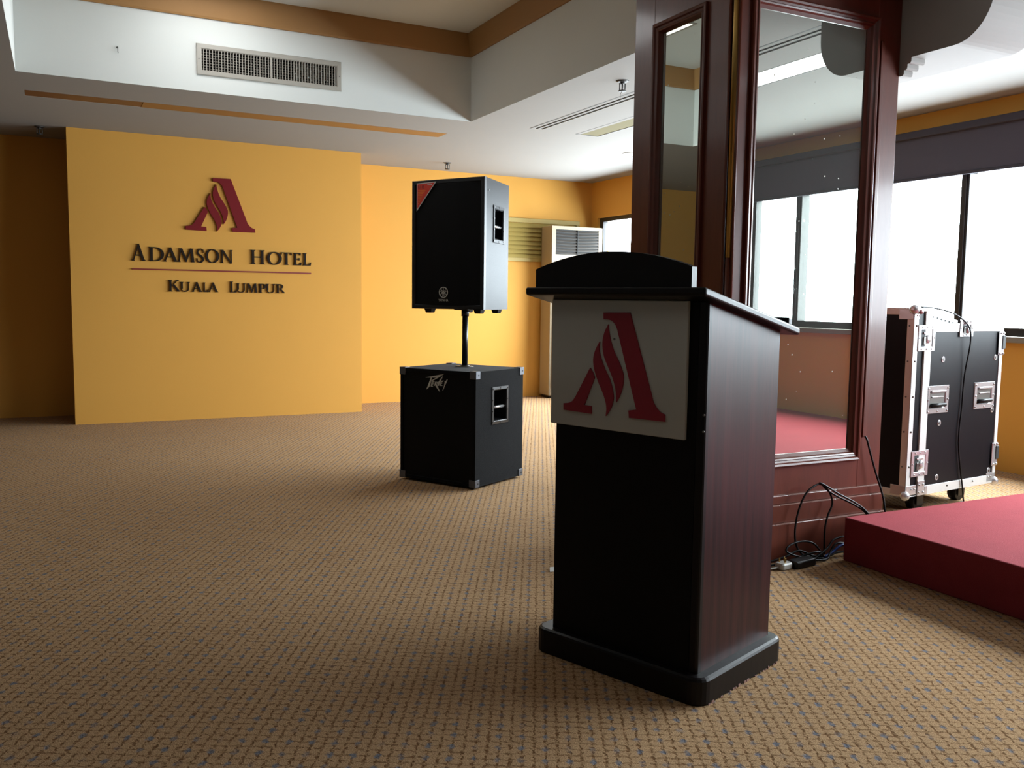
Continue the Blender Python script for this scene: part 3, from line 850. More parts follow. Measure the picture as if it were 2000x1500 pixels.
# ================================================================== mirrored column
KX, KY, KX1, KY1 = 2.426, 2.856, 3.344, 3.565
col = thing('mirrored_column', 'square mahogany column with tall framed mirrors, behind the lectern', 'column', (KX, KY, 0))
def cw(fn):
    return lambda u, v, d: tuple(Vector(fn(u, v, d)) - Vector((KX, KY, 0)))
FF = cw(lambda u, v, d: (u, KY - d, v))          # face towards the stage
FL_ = cw(lambda u, v, d: (KX - d, u, v))         # face towards the open floor
def cbox(mb, fn, u0, u1, v0, v1, d0, d1, m, bev=0.0):
    mb.box(u0, u1, v0, v1, d0, d1, m, bev, 2, fn)
TOP = 3.12
mb = MB(); mb.box(.026, KX1 - KX - .01, .026, KY1 - KY, 0, TOP, 'mahogany'); mb.build('core', col)
for fn, u0, u1, s0_, s1_ in ((FF, 2.438, KX1, 2.497, 3.203), (FL_, 2.906, KY1, 3.040, 3.412)):
    for a, b in ((u0, s0_), (s1_, u1)):
        mb = MB(); cbox(mb, fn, a, b, .26, TOP, -.024, 0.0, 'mahogany', .003); mb.build('stile', col)
    for a, b in ((2.335, TOP), (.26, .405)):
        mb = MB(); cbox(mb, fn, s0_, s1_, a, b, -.024, -.0005, 'mahogany'); mb.build('rail', col)
    wf = .053 if fn is FF else .044
    mb = MB(); mb.rings(s0_, s1_, .405, 2.335, [(0, -.01), (0, .013), (.006, .016), (.014, .014), (.018, .006), (.026, .004), (.030, .008), (.036, .006), (.040, -.004), (wf, -.012), (wf, -.02)], 'mahogany', fn)
    mb.build('mirror_moulding', col)
    mb = MB(); a = wf - .002
    mb.poly([fn(s0_ + a, .405 + a, -.016), fn(s1_ - a, .405 + a, -.016), fn(s1_ - a, 2.335 - a, -.016), fn(s0_ + a, 2.335 - a, -.016)], [(0, 1, 2, 3)], 'mirror')
    mb.build('mirror', col)
# corner post with beads and a brass corner rod
mb = MB()
mb.box(.012, .034, .014, .06, .26, TOP, 'mahogany', .002)
mb.cyl((.002, .046, .26), (.002, .046, TOP), .007, 'mahogany', seg=10)
mb.cyl((.016, .004, .26), (.016, .004, TOP), .006, 'mahogany', seg=10)
mb.build('corner_post', col)
mb = MB(); mb.cyl((.010, .020, 1.285), (.010, .020, TOP), .0125, 'brass', seg=14); tag(mb.build('corner_rod', col), 'brass corner rod')
mb = MB(); mb.cyl((.010, .020, .26), (.010, .020, 1.285), .0115, 'mahogany', seg=14); mb.build('corner_rod_lower', col)
mb = MB(); mb.box(KX1 - KX - .125, KX1 - KX - .105, -.009, .0, .508, 2.24, 'mahogany', .002); mb.build('cable_trunking', col)
for z0, z1, d in ((0, .165, .036), (.165, .244, .022), (.244, .282, .010)):
    mb = MB(); mb.box(-d, KX1 - KX + d * .5, -d, KY1 - KY, z0, z1, 'mahogany', .003); mb.build('plinth_step', col)
for z, d in ((.165, .036), (.244, .022), (.282, .010)):
    mb = MB()
    x = -d
    while x < KX1 - KX:
        w = random.uniform(.05, .22)
        if random.random() < .88:
            h = random.uniform(.002, .0045)
            mb.box(x + random.uniform(0, .012), min(x + w, KX1 - KX), -d - .0008, -d + .006, z - h, z + .0008, 'worn')
        x += w
    tag(mb.build('chipped_edge', col), kind='stuff')

# ================================================================== red stage platform
mb = MB(); mb.box(0, XC - .01 - 3.0, -4.6, 0, 0, .19, 'red_carpet', .006)
st = mb.build('stage_platform')
st.location = (3.0, 2.728, 0)
tag(st, 'low red carpeted stage platform in front of the mirrored column', 'stage')

# ================================================================== lectern
LA = -1.2174
lec = thing('lectern', 'dark mahogany lectern with white emblem board and arched header', 'lectern', (1.351, 2.376, 0), LA)
def roundrect(x0, x1, y0, y1, r, n=5):
    out = []
    for cx, cy, a in ((x1 - r, y1 - r, 0), (x0 + r, y1 - r, pi / 2), (x0 + r, y0 + r, pi), (x1 - r, y0 + r, 1.5 * pi)):
        out += [(cx + r * cos(a + pi / 2 * k / n), cy + r * sin(a + pi / 2 * k / n)) for k in range(n + 1)]
    return out
def loft(mb, x0, x1, y0, y1, r, levels, m):
    vs = []; n = None
    for z, ins in levels:
        p = roundrect(x0 + ins, x1 - ins, y0 + ins, y1 - ins, max(r - ins, .002)); n = len(p)
        vs += [(u, v, z) for u, v in p]
    fs = [tuple(range(n - 1, -1, -1)), tuple(range((len(levels) - 1) * n, len(levels) * n))]
    for k in range(len(levels) - 1):
        fs += [(k * n + i, k * n + (i + 1) % n, (k + 1) * n + (i + 1) % n, (k + 1) * n + i) for i in range(n)]
    mb.poly(vs, fs, m)
BZ = .078
mb = MB(); loft(mb, -.055, .555, -.020, .470, .045, [(0, .003), (.004, 0), (BZ - .010, 0), (BZ - .004, .003), (BZ, .010)], 'lectern_dark'); mb.build('base', lec)
mb = MB()
for q in range(26):
    y = .02 + q * .0165
    if random.random() < .55:
        mb.box(.5535, .5560, y, y + random.uniform(.006, .016), .0, random.uniform(.003, .008), 'worn')
tag(mb.build('chipped_edge', lec), kind='stuff')
ztop = lambda y: 1.1185 - .202 * (y + .057)
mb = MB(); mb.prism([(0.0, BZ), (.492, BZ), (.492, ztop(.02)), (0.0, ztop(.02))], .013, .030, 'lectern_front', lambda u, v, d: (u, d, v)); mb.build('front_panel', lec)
sideprof = [(.034, BZ), (.433, BZ), (.433, ztop(.433)), (.034, ztop(.034))]
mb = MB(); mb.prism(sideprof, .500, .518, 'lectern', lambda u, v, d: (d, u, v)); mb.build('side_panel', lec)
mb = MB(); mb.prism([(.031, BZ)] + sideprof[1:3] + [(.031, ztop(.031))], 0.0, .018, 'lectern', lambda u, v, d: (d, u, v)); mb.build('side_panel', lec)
mb = MB()
pr_ = [(.494, .013), (.512, .013), (.5165, .0155), (.519, .020), (.519, .034), (.494, .034)]
mb.prism(pr_, BZ, ztop(.025), 'lectern_dark', lambda u, v, d: (u, v, d)); mb.build('corner_post', lec)
mb = MB(); mb.box(.018, .500, .05, .420, .62, .638, 'lectern_dark'); mb.build('shelf', lec)
mb = MB(); mb.box(.018, .500, .405, .425, BZ, .30, 'lectern_dark'); mb.build('back_panel', lec)
shear = lambda x, y, z: (x, y, z - .202 * (y + .057))
mb = MB(); mb.box(-.075, .550, -.057, .500, 1.1185, 1.1425, 'lectern_dark', .007, 3, shear); mb.build('reading_top', lec)
mb = MB(); mb.box(.02, .530, .462, .486, 1.1425, 1.166, 'lectern_dark', .003, 2, shear); mb.build('book_lip', lec)
hw = (.487 + .063) / 2; hc = (.487 - .063) / 2
sag = .047; Rr = (hw * hw + sag * sag) / (2 * sag)
arcp = [(hc + hw * (1 - 2 * k / 28), 1.196 + sqrt(max(Rr * Rr - (hw * (1 - 2 * k / 28)) ** 2, 0)) - (Rr - sag)) for k in range(29)]
mb = MB(); mb.prism([(-.063, 1.133), (.487, 1.133)] + arcp, -.022, .002, 'lectern_dark', lambda u, v, d: (u, d, v)); mb.build('arched_header', lec)
mb = MB(); mb.box(-.014, .465, 0.0, .0128, .727, 1.106, 'board_white', .0025); bd = mb.build('emblem_board', lec)
tag(bd, 'white acrylic board')
for nm, P in (('emblem_stroke', LEG), ('emblem_flame', FL1), ('emblem_flame', FL2), ('emblem_stroke', FOOT)):
    mb = MB(); mb.prism(P, -.0045, .0002, 'crimson', lambda u, v, d: (u, d, v)); mb.build(nm, bd)
mb = MB(); mb.cyl((.2225, -.0012, .994), (.2225, .0005, .994), .0035, 'steel', seg=12); mb.build('screw', bd)
for z in (.80, .755):
    mb = MB(); mb.cyl((.515, .012, z), (.515, .0165, z), .003, 'steel', seg=8); mb.build('pin', lec)

# ================================================================== subwoofer, pole and loudspeaker
SA = -1.0574
sub = thing('subwoofer', 'black carpeted cube bass speaker with side handle standing on the floor', 'speaker', (1.849, 5.153, 0), SA)
W, D, H, Z0 = .568, .501, .688, .014
mb = MB()
mb.box(0, W, .018, D, Z0, Z0 + .018, 'felt'); mb.box(0, W, .018, D, H - .018, H, 'felt')
mb.box(0, .018, .018, D, Z0 + .018, H - .018, 'felt'); mb.box(.018, W - .018, D - .018, D, Z0 + .018, H - .018, 'felt')
slab_holes(mb, .018, D, Z0 + .018, H - .018, [(.185, .315, .388, .570)], W - .018, W, 'felt', lambda u, v, d: (d, u, v))
mb.rings(0, W, Z0, H, [(0, .018), (0, .003), (.004, 0), (.020, 0), (.022, .006), (.022, .02)], 'felt', lambda u, v, d: (u, d, v))
mb.build('cabinet', sub)
mb = MB(); mb.box(.020, W - .020, .006, .012, Z0 + .02, H - .02, 'grille'); gr = mb.build('grille', sub)
def pk(x, y):
    px = 825 + x / 33.333; py = 725 + y / 33.333
    u = .202 + (px - 832) * (.364 - .202) / 42.0
    v = .642 - (py - 736) * .0036 + (px - 832) * (.0075) / 42.0
    return (u, v)
badge = MB()
for P in ([(180, 390), (540, 345), (1380, 205), (1100, 370), (760, 410), (200, 410)], [(1380, 205), (1050, 390), (560, 630), (540, 590), (800, 450), (1000, 350)],
          [(535, 400), (590, 400), (545, 620), (460, 900), (300, 1030), (235, 1065), (330, 880)],
          [(590, 640), (640, 640), (600, 910), (520, 910)], [(600, 630), (770, 610), (700, 680), (610, 680)], [(580, 740), (720, 740), (660, 790), (570, 790)], [(540, 850), (670, 870), (660, 910), (530, 910)],
          [(800, 640), (840, 640), (860, 800), (730, 880), (780, 770)], [(820, 640), (960, 860), (1120, 1170), (1070, 1150), (840, 870)],
          [(880, 640), (940, 640), (1030, 760), (1020, 860)], [(1310, 340), (1240, 360), (1000, 680), (1010, 860), (1040, 860), (1120, 690)],
          [(1190, 600), (1250, 600), (1180, 860), (1100, 860)], [(1210, 590), (1350, 560), (1310, 640), (1200, 640)], [(1170, 700), (1290, 690), (1240, 750), (1160, 750)], [(1110, 810), (1280, 830), (1280, 860), (1100, 860)],
          [(1430, 590), (1510, 600), (1470, 700), (1440, 760)], [(1580, 490), (1610, 510), (1560, 640), (1440, 860), (1310, 1130), (1300, 1100), (1390, 860), (1420, 720)]):
    badge.prism([pk(*q) for q in P], .003, .0065, 'logo_grey', lambda u, v, d: (u, d, v))
tag(badge.build('badge', gr), 'jagged silver lettering')
def handle(parent, fn, u0, u1, v0, v1, plate, rim=.022, depth=.09):
    mb = MB()
    mb.rings(u0, u1, v0, v1, [(0, -.001), (.002, .004), (rim - .004, .005), (rim, .002), (rim + .002, -.02), (rim + .010, -depth)], plate, fn)
    n0, n1, m0, m1 = u0 + rim + .010, u1 - rim - .010, v0 + rim + .010, v1 - rim - .010
    mb.poly([fn(n0, m0, -depth), fn(n1, m0, -depth), fn(n1, m1, -depth), fn(n0, m1, -depth)], [(0, 1, 2, 3)], 'black_plastic')
    h = mb.build('side_handle', parent)
    vm = (v0 + v1) / 2 - .012
    mb = MB(); mb.cyl(fn(u0 + rim - .002, vm, -.016), fn(u1 - rim + .002, vm, -.016), .0085, 'chrome', seg=12); mb.build('grip_bar', h)
    mb = MB()
    for u in (u0 + .010, u1 - .010):
        for k in range(4):
            v = v0 + .014 + (v1 - v0 - .028) * k / 3
            mb.cyl(fn(u, v, .004), fn(u, v, .007), .0042, 'black_plastic', seg=8)
    for v in (v0 + .010, v1 - .010):
        mb.cyl(fn((u0 + u1) / 2, v, .004), fn((u0 + u1) / 2, v, .007), .0042, 'black_plastic', seg=8)
    tag(mb.build('screws', h), kind='stuff')
    return h
handle(sub, lambda u, v, d: (W + d, u, v), .163, .337, .366, .592, 'black_plastic')
for x in (0, 1):
    for y in (0, 1):
        for z in (0, 1):
            mb = MB()
            c = .042; e = .004
            X = (-e, c) if x == 0 else (W - c, W + e)
            Y = (-e + .003, c) if y == 0 else (D - c, D + e)
            Z = (Z0 - .002, Z0 + c) if z == 0 else (H - c, H + e)
            # three flanges wrapped round the corner
            fx = (X[0], X[0] + e) if x == 0 else (X[1] - e, X[1])
            fy = (Y[0], Y[0] + e) if y == 0 else (Y[1] - e, Y[1])
            fz = (Z[0], Z[0] + e) if z == 0 else (Z[1] - e, Z[1])
            mb.box(*fx, *Y, *Z, 'cap_steel', .0012); mb.box(*X, *fy, *Z, 'cap_steel', .0012); mb.box(*X, *Y, *fz, 'cap_steel', .0012)
            xs = X[0] - .0015 if x == 0 else X[1] + .0015
            mb.cyl((xs, (Y[0] + Y[1]) / 2 + .006, (Z[0] + Z[1]) / 2), ((X[0] if x == 0 else X[1]), (Y[0] + Y[1]) / 2 + .006, (Z[0] + Z[1]) / 2), .005, 'black_plastic', seg=8)
            mb.build('corner_cap', sub)
for x in (.06, W - .06):
    for y in (.07, D - .06):
        mb = MB(); mb.cyl((x, y, 0), (x, y, Z0), .02, 'black_rubber', .024, 12); mb.build('rubber_foot', sub)
mb = MB(); mb.cyl((.249, .324, H), (.249, .324, H + .004), .055, 'steel', seg=24); mb.cyl((.249, .324, H + .004), (.249, .324, H + .010), .027, 'black_plastic', seg=20)
mb.build('pole_socket', sub)

SPZ = 1.045
pole = thing('speaker_pole', 'thin black steel pole rising from the cube bass speaker to the loudspeaker', 'pole', (2.253, 5.095, .688 + .010))
mb = MB(); mb.cyl((0, 0, 0), (0, 0, SPZ - .698 - .03), .0178, 'black_plastic', seg=18); mb.build('tube', pole)
mb = MB(); mb.cyl((0, 0, SPZ - .698 - .045), (0, 0, SPZ - .698 - .004), .024, 'black_plastic', seg=18); mb.build('collar', pole)

UA = -1.008
spk = thing('loudspeaker', 'tall black loudspeaker with red corner sticker raised on the pole', 'speaker', (1.943, 5.211, SPZ), UA)
W, D, H = .524, .44, .770
tp = .100
Ls = sqrt(tp * tp + D * D)
tx, ty = -tp / Ls, D / Ls
nx, ny = D / Ls, tp / Ls
SF = lambda u, v, d: (W + tx * u + nx * d, ty * u + ny * d, v)
mb = MB()
outline = [(.02, .02), (W - .02, .02), (W - tp, D), (tp, D)]
outline = [(0.004, .02), (W - .004, .02), (W - tp, D), (tp, D)]
mb.prism(outline, 0, .02, 'speaker_vinyl', lambda u, v, d: (u, v, d)); mb.prism(outline, H - .02, H, 'speaker_vinyl', lambda u, v, d: (u, v, d))
mb.prism([(0.004, .02), (.024, .02), (tp + .02, D), (tp, D)], .02, H - .02, 'speaker_vinyl', lambda u, v, d: (u, v, d))
mb.box(tp, W - tp, D - .018, D, .02, H - .02, 'speaker_vinyl')
slab_holes(mb, .016, Ls, 0.0, H, [(.186, .336, .425, .600)], -.018, 0.0, 'speaker_vinyl', SF)
mb.build('cabinet', spk)
mb = MB(); mb.rings(0, W, 0, H, [(0, .026), (0, .004), (.004, 0), (.022, 0), (.026, .006), (.026, .03)], 'black_plastic', lambda u, v, d: (u, d, v)); mb.build('front_bezel', spk)
# gently bowed steel grille
mb = MB()
vs = []; n = 12
for k in range(n + 1):
    u = .024 + (W - .048) * k / n
    b = .007 - .010 * (1 - (2 * k / n - 1) ** 2)
    vs += [(u, b, .024), (u, b, H - .024)]
mb.poly(vs, [(2 * k, 2 * k + 2, 2 * k + 3, 2 * k + 1) for k in range(n)], 'grille', True)
gr = mb.build('grille', spk)
handle(spk, SF, .160, .362, .400, .625, 'speaker_vinyl', .024, .08)
mb = MB(); mb.cyl(SF(.075, .70, -.001), SF(.075, .70, .003), .006, 'black_plastic', seg=8); mb.build('rigging_bolt', spk)
for x, y in ((.105, .05), (W - .06, .05), (tp + .06, D - .05), (W - tp - .05, D - .05)):
    mb = MB(); mb.box(x - .026, x + .026, y - .026, y + .026, -.024, .001, 'black_rubber', .003)
    mb.v = [Vector((x + (v.x - x) * (1 - .25 * max(0, -v.z) / .024), y + (v.y - y) * (1 - .25 * max(0, -v.z) / .024), v.z)) for v in mb.v]
    mb.build('rubber_foot', spk)
px_ = (Vector((2.253, 5.095)) - Vector((1.943, 5.211)))
lxp = px_.x * cos(UA) + px_.y * sin(UA); lyp = -px_.x * sin(UA) + px_.y * cos(UA)
mb = MB(); mb.box(lxp - .05, lxp + .05, lyp - .05, lyp + .05, -.006, .001, 'black_plastic', .002); mb.build('pole_cup', spk)
# emblem: ring with three crossed tuning forks
EX, EZ, ER = .243, .100, .033
mb = MB()
e = lambda u, v, d: (u, -.0045 - d, v)
for P in band(EX, EZ, ER, ER, ER * .84, ER * .84, 0, 2 * pi, 36):
    mb.prism(P, 0, .002, 'logo_grey', e)
for a in (pi / 2, pi / 2 + 2 * pi / 3, pi / 2 - 2 * pi / 3):
    ca, sa_ = cos(a), sin(a)
    rot = lambda p: (EX + p[0] * ca - p[1] * sa_, EZ + p[0] * sa_ + p[1] * ca)
    for q in (R(.002, -.0014, .027, .0014), R(-.022, -.0062, .004, -.0030), R(-.022, .0030, .004, .0062), R(.002, -.0062, .006, .0062)):
        mb.prism([rot(p) for p in q], 0, .002, 'logo_grey', e)
mb.build('ring_emblem', gr)
mb = MB(); text_mesh('YAMAHA', .0215, lambda u, v, d: (EX + u, -.0062, EZ - ER - .0215 + v), 'logo_grey', mb, 0, .80)
mb.build('badge_lettering', gr)
# triangular sticker
mb = MB()
k = lambda u, v, d: (u, -.0005 - .0075 * min(1, u / .2) - d, v)
mb.prism([(.040, .754), (.188, .757), (.040, .588)], 0, .0008, 'sticker_grey', k)
mb.prism([(.045, .749), (.177, .752), (.045, .603)], .0006, .0012, 'sticker_red', k)
for i in range(9):
    z = .708 - i * .0095
    w = (z - .612) * .80
    mb.prism(R(.049, z, .049 + w * (.62 + .3 * random.random()), z + .0042), .0011, .0015, 'sticker_orange', k)
for i in range(4):
    mb.prism(R(.122 + i * .0095, .739, .129 + i * .0095, .744), .0011, .0015, 'sticker_grey', k)
text_mesh('R115', .026, lambda u, v, d: k(.048 + u, .722 + v, .0016), 'black_plastic', mb, 0, .95, 'LEFT')
tag(mb.build('corner_sticker', gr), 'red and orange triangular sticker')

# ================================================================== flight case
fc = thing('flight_case', 'black flight case with aluminium edges behind the stage by the window', 'case', (3.837, 3.107, 0), .10)
CW, CD, CB, CT = .82, .58, .125, 1.010
mb = MB()
mb.box(.0, CW, .03, CD, CB, .93, 'case_black')
mb.prism([(.03, .93), (CD, .93), (CD, 1.075), (.03, 1.075)], .0, .010, 'case_black', lambda u, v, d: (d, u, v))
mb.prism([(.03, .93), (CD, .93), (CD, .985), (.03, .985)], CW - .010, CW, 'case_black', lambda u, v, d: (d, u, v))
mb.box(.034, .092, .004, .03, CB + .02, 1.075, 'case_black')
mb.build('body', fc)
mb = MB(); mb.box(.150, CW - .028, .0, .028, CB + .042, CT - .040, 'case_black'); door = mb.build('door', fc)
def rail(name, x0, x1, y0, y1, z0, z1, par=fc):
    mb = MB(); mb.box(x0, x1, y0, y1, z0, z1, 'alu', .002); return mb.build(name, par)
rail('edge_rail', -.004, .034, -.003, .002, CB, 1.085); rail('edge_rail', -.004, .0, -.003, .036, CB, 1.085)
rail('edge_rail', -.004, .0, .03, CD, 1.055, 1.089); rail('edge_rail', -.004, .030, .03, CD, 1.085, 1.089)
rail('edge_rail', -.004, .0, .03, CD, CB - .004, CB + .032)
rail('edge_rail', .0, CW, -.003, .036, CB - .004, CB)
rail('door_rail', .092, .150, -.005, .028, CB, 1.075, door); rail('door_rail', CW - .030, CW, -.004, .028, CB, CT, door)
rail('door_rail', .150, CW - .03, -.004, .028, CT - .042, CT, door); rail('door_rail', .150, CW - .03, -.004, .028, CB, CB + .044, door)
def latch(x, z, w=.145, h=.135, nm='butterfly_latch'):
    mb = MB()
    mb.rings(x - w / 2, x + w / 2, z - h / 2, z + h / 2, [(0, .004), (.002, .008), (.022, .008), (.026, .004), (.030, -.004)], 'chrome', lambda u, v, d: (u, -d, v))
    mb.poly([(x - w / 2 + .028, -.0045, z - h / 2 + .028), (x + w / 2 - .028, -.0045, z - h / 2 + .028), (x + w / 2 - .028, -.0045, z + h / 2 - .028), (x - w / 2 + .028, -.0045, z + h / 2 - .028)], [(0, 1, 2, 3)], 'line_dark')
    o = mb.build(nm, fc)
    mb = MB()
    mb.ball((x + .008, -.010, z - .006), .019, 'chrome', 12, 6, (1, .4, 1.2))
    mb.box(x - .03, x + .026, -.011, -.004, z + .020, z + .030, 'chrome', .002); mb.box(x - .028, x - .008, -.010, -.004, z - .034, z + .006, 'steel', .002)
    mb.build('latch_wing', o)
    mb = MB()
    for i in range(3):
        for zz in (z - h / 2 + .011, z + h / 2 - .011):
            mb.ball((x - w / 2 + .03 + i * (w - .06) / 2, -.008, zz), .0045, 'chrome', 8, 4)
    for xx in (x - w / 2 + .010, x + w / 2 - .010):
        mb.ball((xx, -.008, z), .0045, 'chrome', 8, 4)
    tag(mb.build('rivet', o), kind='stuff')
latch(.103, .938); latch(.100, .292)
latch(.455, .985, .125, .09)
for z in (.90, .285):
    mb = MB(); mb.box(CW - .052, CW + .004, -.010, -.004, z - .065, z + .065, 'chrome', .004); o = mb.build('side_latch', fc)
    mb = MB(); mb.box(CW - .020, CW + .010, -.014, .01, z - .03, z + .045, 'line_dark', .003); mb.build('latch_slot', o)
    mb = MB()
    for q in (-.055, .055):
        mb.ball((CW - .035, -.011, z + q), .0055, 'chrome', 8, 4); mb.ball((CW - .008, -.011, z + q), .0065, 'chrome', 8, 4)
    tag(mb.build('rivet', o), kind='stuff')
def dhandle(x, z):
    w, h = .195, .145
    mb = MB()
    mb.rings(x - w / 2, x + w / 2, z - h / 2, z + h / 2, [(0, .001), (.002, .005), (.026, .005), (.030, .001), (.034, -.022)], 'chrome', lambda u, v, d: (u, -d, v))
    a = .034
    mb.poly([(x - w / 2 + a, -.001, z - h / 2 + a), (x + w / 2 - a, -.001, z - h / 2 + a), (x + w / 2 - a, -.001, z + h / 2 - a), (x - w / 2 + a, -.001, z + h / 2 - a)], [(0, 1, 2, 3)], 'steel')
    o = mb.build('recessed_handle', door)
    mb = MB(); mb.cyl((x - .06, -.010, z - .028), (x + .06, -.010, z - .028), .0095, 'black_rubber', seg=12); mb.build('grip', o)
    mb = MB(); mb.box(x - .062, x + .062, -.012, -.003, z + .036, z + .048, 'chrome', .003); mb.box(x - .05, x + .05, -.006, -.001, z + .010, z + .016, 'chrome', .001)
    mb.build('spring_plate', o)
    mb = MB()
    for xx in (-1, 1):
        for zz in (-1, 0, 1):
            mb.ball((x + xx * (w / 2 - .012), -.006, z + zz * (h / 2 - .013)), .005, 'chrome', 8, 4)
    mb.ball((x, -.006, z - h / 2 + .012), .005, 'chrome', 8, 4)
    tag(mb.build('rivet', o), kind='stuff')
# handles are third level below the door: keep them on the case itself
door_keep = door; door = fc
dhandle(.232, .617); dhandle(.665, .619)
for x, z in ((.266, .825), (.262, .492), (.267, .203), (.758, .824), (.755, .535), (.757, .196)):
    mb = MB(); mb.cyl((x, .0005, z), (x, -.003, z), .017, 'chrome', .014, 18); mb.cyl((x, -.003, z), (x, -.005, z), .007, 'steel', seg=12); mb.build('washer_screw', fc)
mb = MB()
for k_ in range(5):
    z = .28 + k_ * .18
    mb.ball((.016, -.004, z), .0055, 'steel', 8, 4); mb.ball((-.005, .022, z), .005, 'steel', 8, 4)
for x in (.36, .60):
    mb.ball((x, -.004, CB + .026), .006, 'steel', 8, 4)
tag(mb.build('rivet', fc), kind='stuff')
def corner(x, y, z, sx_, sz_):
    mb = MB(); mb.ball((x, y, z), .025, 'chrome', 16, 10)
    mb.box(min(x, x + sx_ * .085), max(x, x + sx_ * .085), y - .006, y - .003 + .006, min(z, z + sz_ * .05), max(z, z + sz_ * .05), 'chrome', .002)
    mb.box(x - .007, x - .003, min(y, y + .08), max(y, y + .08), min(z, z + sz_ * .05), max(z, z + sz_ * .05), 'chrome', .001)
    for q in (.045, .07):
        mb.ball((x + sx_ * q, y - .007, z + sz_ * .03), .005, 'chrome', 8, 4)
    mb.build('ball_corner', fc)
corner(.0, .002, 1.082, .4, -1); corner(.0, .002, CB + .006, 1, 1)
corner(CW, .002, CB + .006, -1, 1)
mb = MB(); mb.ball((.030, -.012, 1.070), .016, 'red_cap', 10, 6, (1.3, .8, .7)); tag(mb.build('corner_bumper', fc), 'reddish corner bumper')
mb = MB(); mb.box(.090, .150, -.009, -.004, CB - .002, CB + .075, 'chrome', .002); mb.box(.150, .175, -.009, -.004, CB - .002, CB + .045, 'chrome', .002)
for x in (.102, .138):
    for z in (CB + .015, CB + .055):
        mb.ball((x, -.010, z), .0055, 'chrome', 8, 4)
mb.build('corner_plate', fc)
# perforated rack rail showing above the open top
mb = MB()
mb.prism([(.092, .95), (.092, 1.088), (.46, 1.026), (.46, .95)], .050, .054, 'alu', lambda u, v, d: (u, d, v))
for i in range(9):
    u = .13 + i * .036; v = 1.062 - i * .0062
    mb.cyl((u, .050, v), (u, .0485, v), .0055, 'line_dark', seg=8)
mb.build('rack_rail', fc)
mb = MB(); mb.box(.092, .104, .035, .048, 1.0, 1.085, 'black_plastic', .002); mb.build('rack_bracket', fc)
for x, y in ((.30, .14), (.74, .17), (.30, .46), (.74, .46)):
    mb = MB(); mb.box(x - .045, x + .045, y - .045, y + .045, CB - .006, CB, 'black_plastic'); mb.box(x - .03, x + .03, y - .034, y - .030, .03, CB - .005, 'black_plastic'); mb.box(x - .03, x + .03, y + .030, y + .034, .03, CB - .005, 'black_plastic')
    c_ = mb.build('caster', fc)
    mb = MB(); mb.cyl((x, y - .024, .045), (x, y + .024, .045), .045, 'black_rubber', seg=20); mb.build('caster_wheel', c_)

# ================================================================== cables and small things on the floor
def cable(label, paths, r=.0042, m='black_rubber', name='cable', group=None):
    mb = MB()
    for p in paths:
        mb.tube(p, r, m, 8)
    return tag(mb.build(name), label, 'cable', group)
cable('tall black cable loop standing up against the column plinth', [[(2.88, 2.790, .012), (2.84, 2.79, .02), (2.80, 2.795, .06), (2.788, 2.80, .115), (2.793, 2.80, .185), (2.815, 2.80, .25), (2.85, 2.80, .30), (2.90, 2.80, .325), (2.935, 2.80, .322), (2.96, 2.80, .30), (3.02, 2.79, .265), (3.10, 2.78, .228), (3.17, 2.77, .185), (3.24, 2.765, .10), (3.30, 2.765, .01)]])
cable('black cable with a pointed bend hanging over the stage corner', [[(2.965, 2.80, .010), (2.962, 2.80, .12), (2.975, 2.80, .18), (2.999, 2.80, .23), (2.985, 2.798, .275), (2.945, 2.796, .32), (2.914, 2.795, .333), (2.935, 2.790, .325), (3.01, 2.780, .282), (3.10, 2.772, .238), (3.165, 2.765, .195), (3.23, 2.758, .12), (3.28, 2.758, .01)]])
cable('black cable lying in a flat oval loop on the carpet by the column', [[(2.93, 2.77, .012), (2.90, 2.77, .05), (2.86, 2.772, .082), (2.80, 2.775, .093), (2.74, 2.775, .085), (2.712, 2.770, .066), (2.735, 2.765, .048), (2.80, 2.765, .026), (2.87, 2.765, .014), (2.92, 2.76, .008)]])
cable('black tangled power cable along the foot of the column plinth', [
    [(2.56, 2.80, .012), (2.64, 2.79, .020), (2.72, 2.78, .035), (2.80, 2.785, .050), (2.88, 2.775, .02), (2.96, 2.77, .012), (3.02, 2.775, .02), (3.15, 2.77, .012)],
    [(2.60, 2.78, .008), (2.70, 2.765, .012), (2.78, 2.75, .026), (2.86, 2.745, .012), (2.93, 2.75, .008), (2.97, 2.77, .03), (3.02, 2.78, .06), (3.12, 2.775, .04)],
    [(2.74, 2.79, .008), (2.80, 2.77, .03), (2.87, 2.76, .042), (2.92, 2.775, .03), (2.90, 2.79, .012), (2.84, 2.79, .02)],
    [(2.86, 2.76, .010), (2.91, 2.765, .03), (2.96, 2.775, .05), (3.0, 2.785, .075), (3.06, 2.785, .085)]], .0046)
cable('short bright blue cable tucked behind the stage corner', [[(2.93, 2.765, .012), (2.985, 2.77, .028), (3.02, 2.772, .045), (3.06, 2.775, .050), (3.14, 2.775, .03)]], .006, 'blue_cable')
cable('black cable running from the column trunking down behind the stage', [[(3.230, 2.843, .512), (3.236, 2.836, .495), (3.252, 2.83, .44), (3.285, 2.822, .345), (3.312, 2.812, .27), (3.325, 2.80, .20), (3.33, 2.79, .10), (3.33, 2.79, .006)]], .0045)
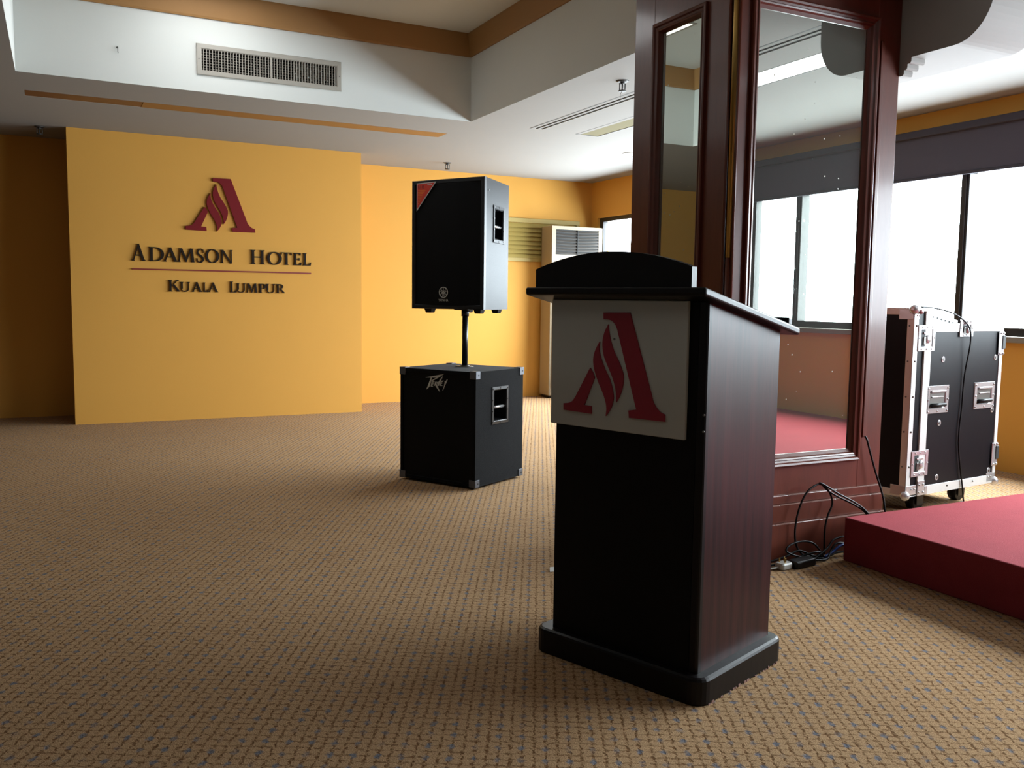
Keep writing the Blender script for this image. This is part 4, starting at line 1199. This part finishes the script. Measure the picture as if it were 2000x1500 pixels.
CA = Matrix.Translation((3.837, 3.107, 0)) @ Matrix.Rotation(.10, 4, 'Z')
cable('thin black cable hanging down the front of the flight case', [[tuple(CA @ Vector(p)) for p in ((.10, .030, 1.094), (.20, .03, 1.091), (.33, .01, 1.068), (.42, -.010, 1.026), (.458, -.024, .975), (.466, -.024, .90), (.455, -.012, .76), (.450, -.009, .66), (.447, -.009, .56), (.436, -.009, .44), (.440, -.009, .35), (.47, -.010, .22), (.495, -.012, .12), (.50, -.02, .05), (.49, -.05, .006), (.40, -.12, .006))]], .0042)

mb = MB(); mb.box(-.062, .062, -.027, .027, 0, .032, 'black_plastic', .006)
t = thing('power_adapter', 'black power adapter brick lying on the carpet beside the lectern', 'adapter', (2.768, 2.735, 0), .12)
o = mb.build('housing', t)
mb = MB(); mb.tube([(-.06, 0, .016), (-.10, .004, .014), (-.15, .03, .006), (-.20, .03, .006)], .004, 'black_rubber', 8); mb.build('lead', t)
t = thing('mains_plug', 'white three pin plug lying pins up on the carpet beside the lectern', 'plug', (2.672, 2.742, 0), .1)
mb = MB(); loft(mb, -.034, .034, -.026, .022, .014, [(0, .004), (.005, 0), (.022, 0), (.028, .004)], 'plug_white'); mb.build('plug_body', t)
for x, y, w in ((-.015, .008, .0035), (.015, .008, .0035), (0, -.010, .0045)):
    mb = MB(); mb.box(x - w, x + w, y - .002, y + .002, .027, .046, 'brass', .0006); mb.build('pin', t)
mb = MB(); mb.tube([(-.03, -.002, .012), (-.06, .0, .010), (-.10, .02, .006)], .004, 'plug_white', 8); mb.build('flex', t)
t = MB(); t.poly([(-.02, -.012, .001), (.06, -.02, .001), (.07, .03, .003), (.0, .025, .008), (-.02, -.012, .0014), (.06, -.02, .0014), (.07, .03, .0034), (.0, .025, .0084)],
                 [(0, 1, 2, 3), (4, 7, 6, 5), (0, 4, 5, 1), (1, 5, 6, 2), (2, 6, 7, 3), (3, 7, 4, 0)], 'paper')
o = t.build('paper_slip'); o.location = (1.778, 3.115, 0)
tag(o, 'small white slip of paper on the carpet behind the lectern', 'paper')
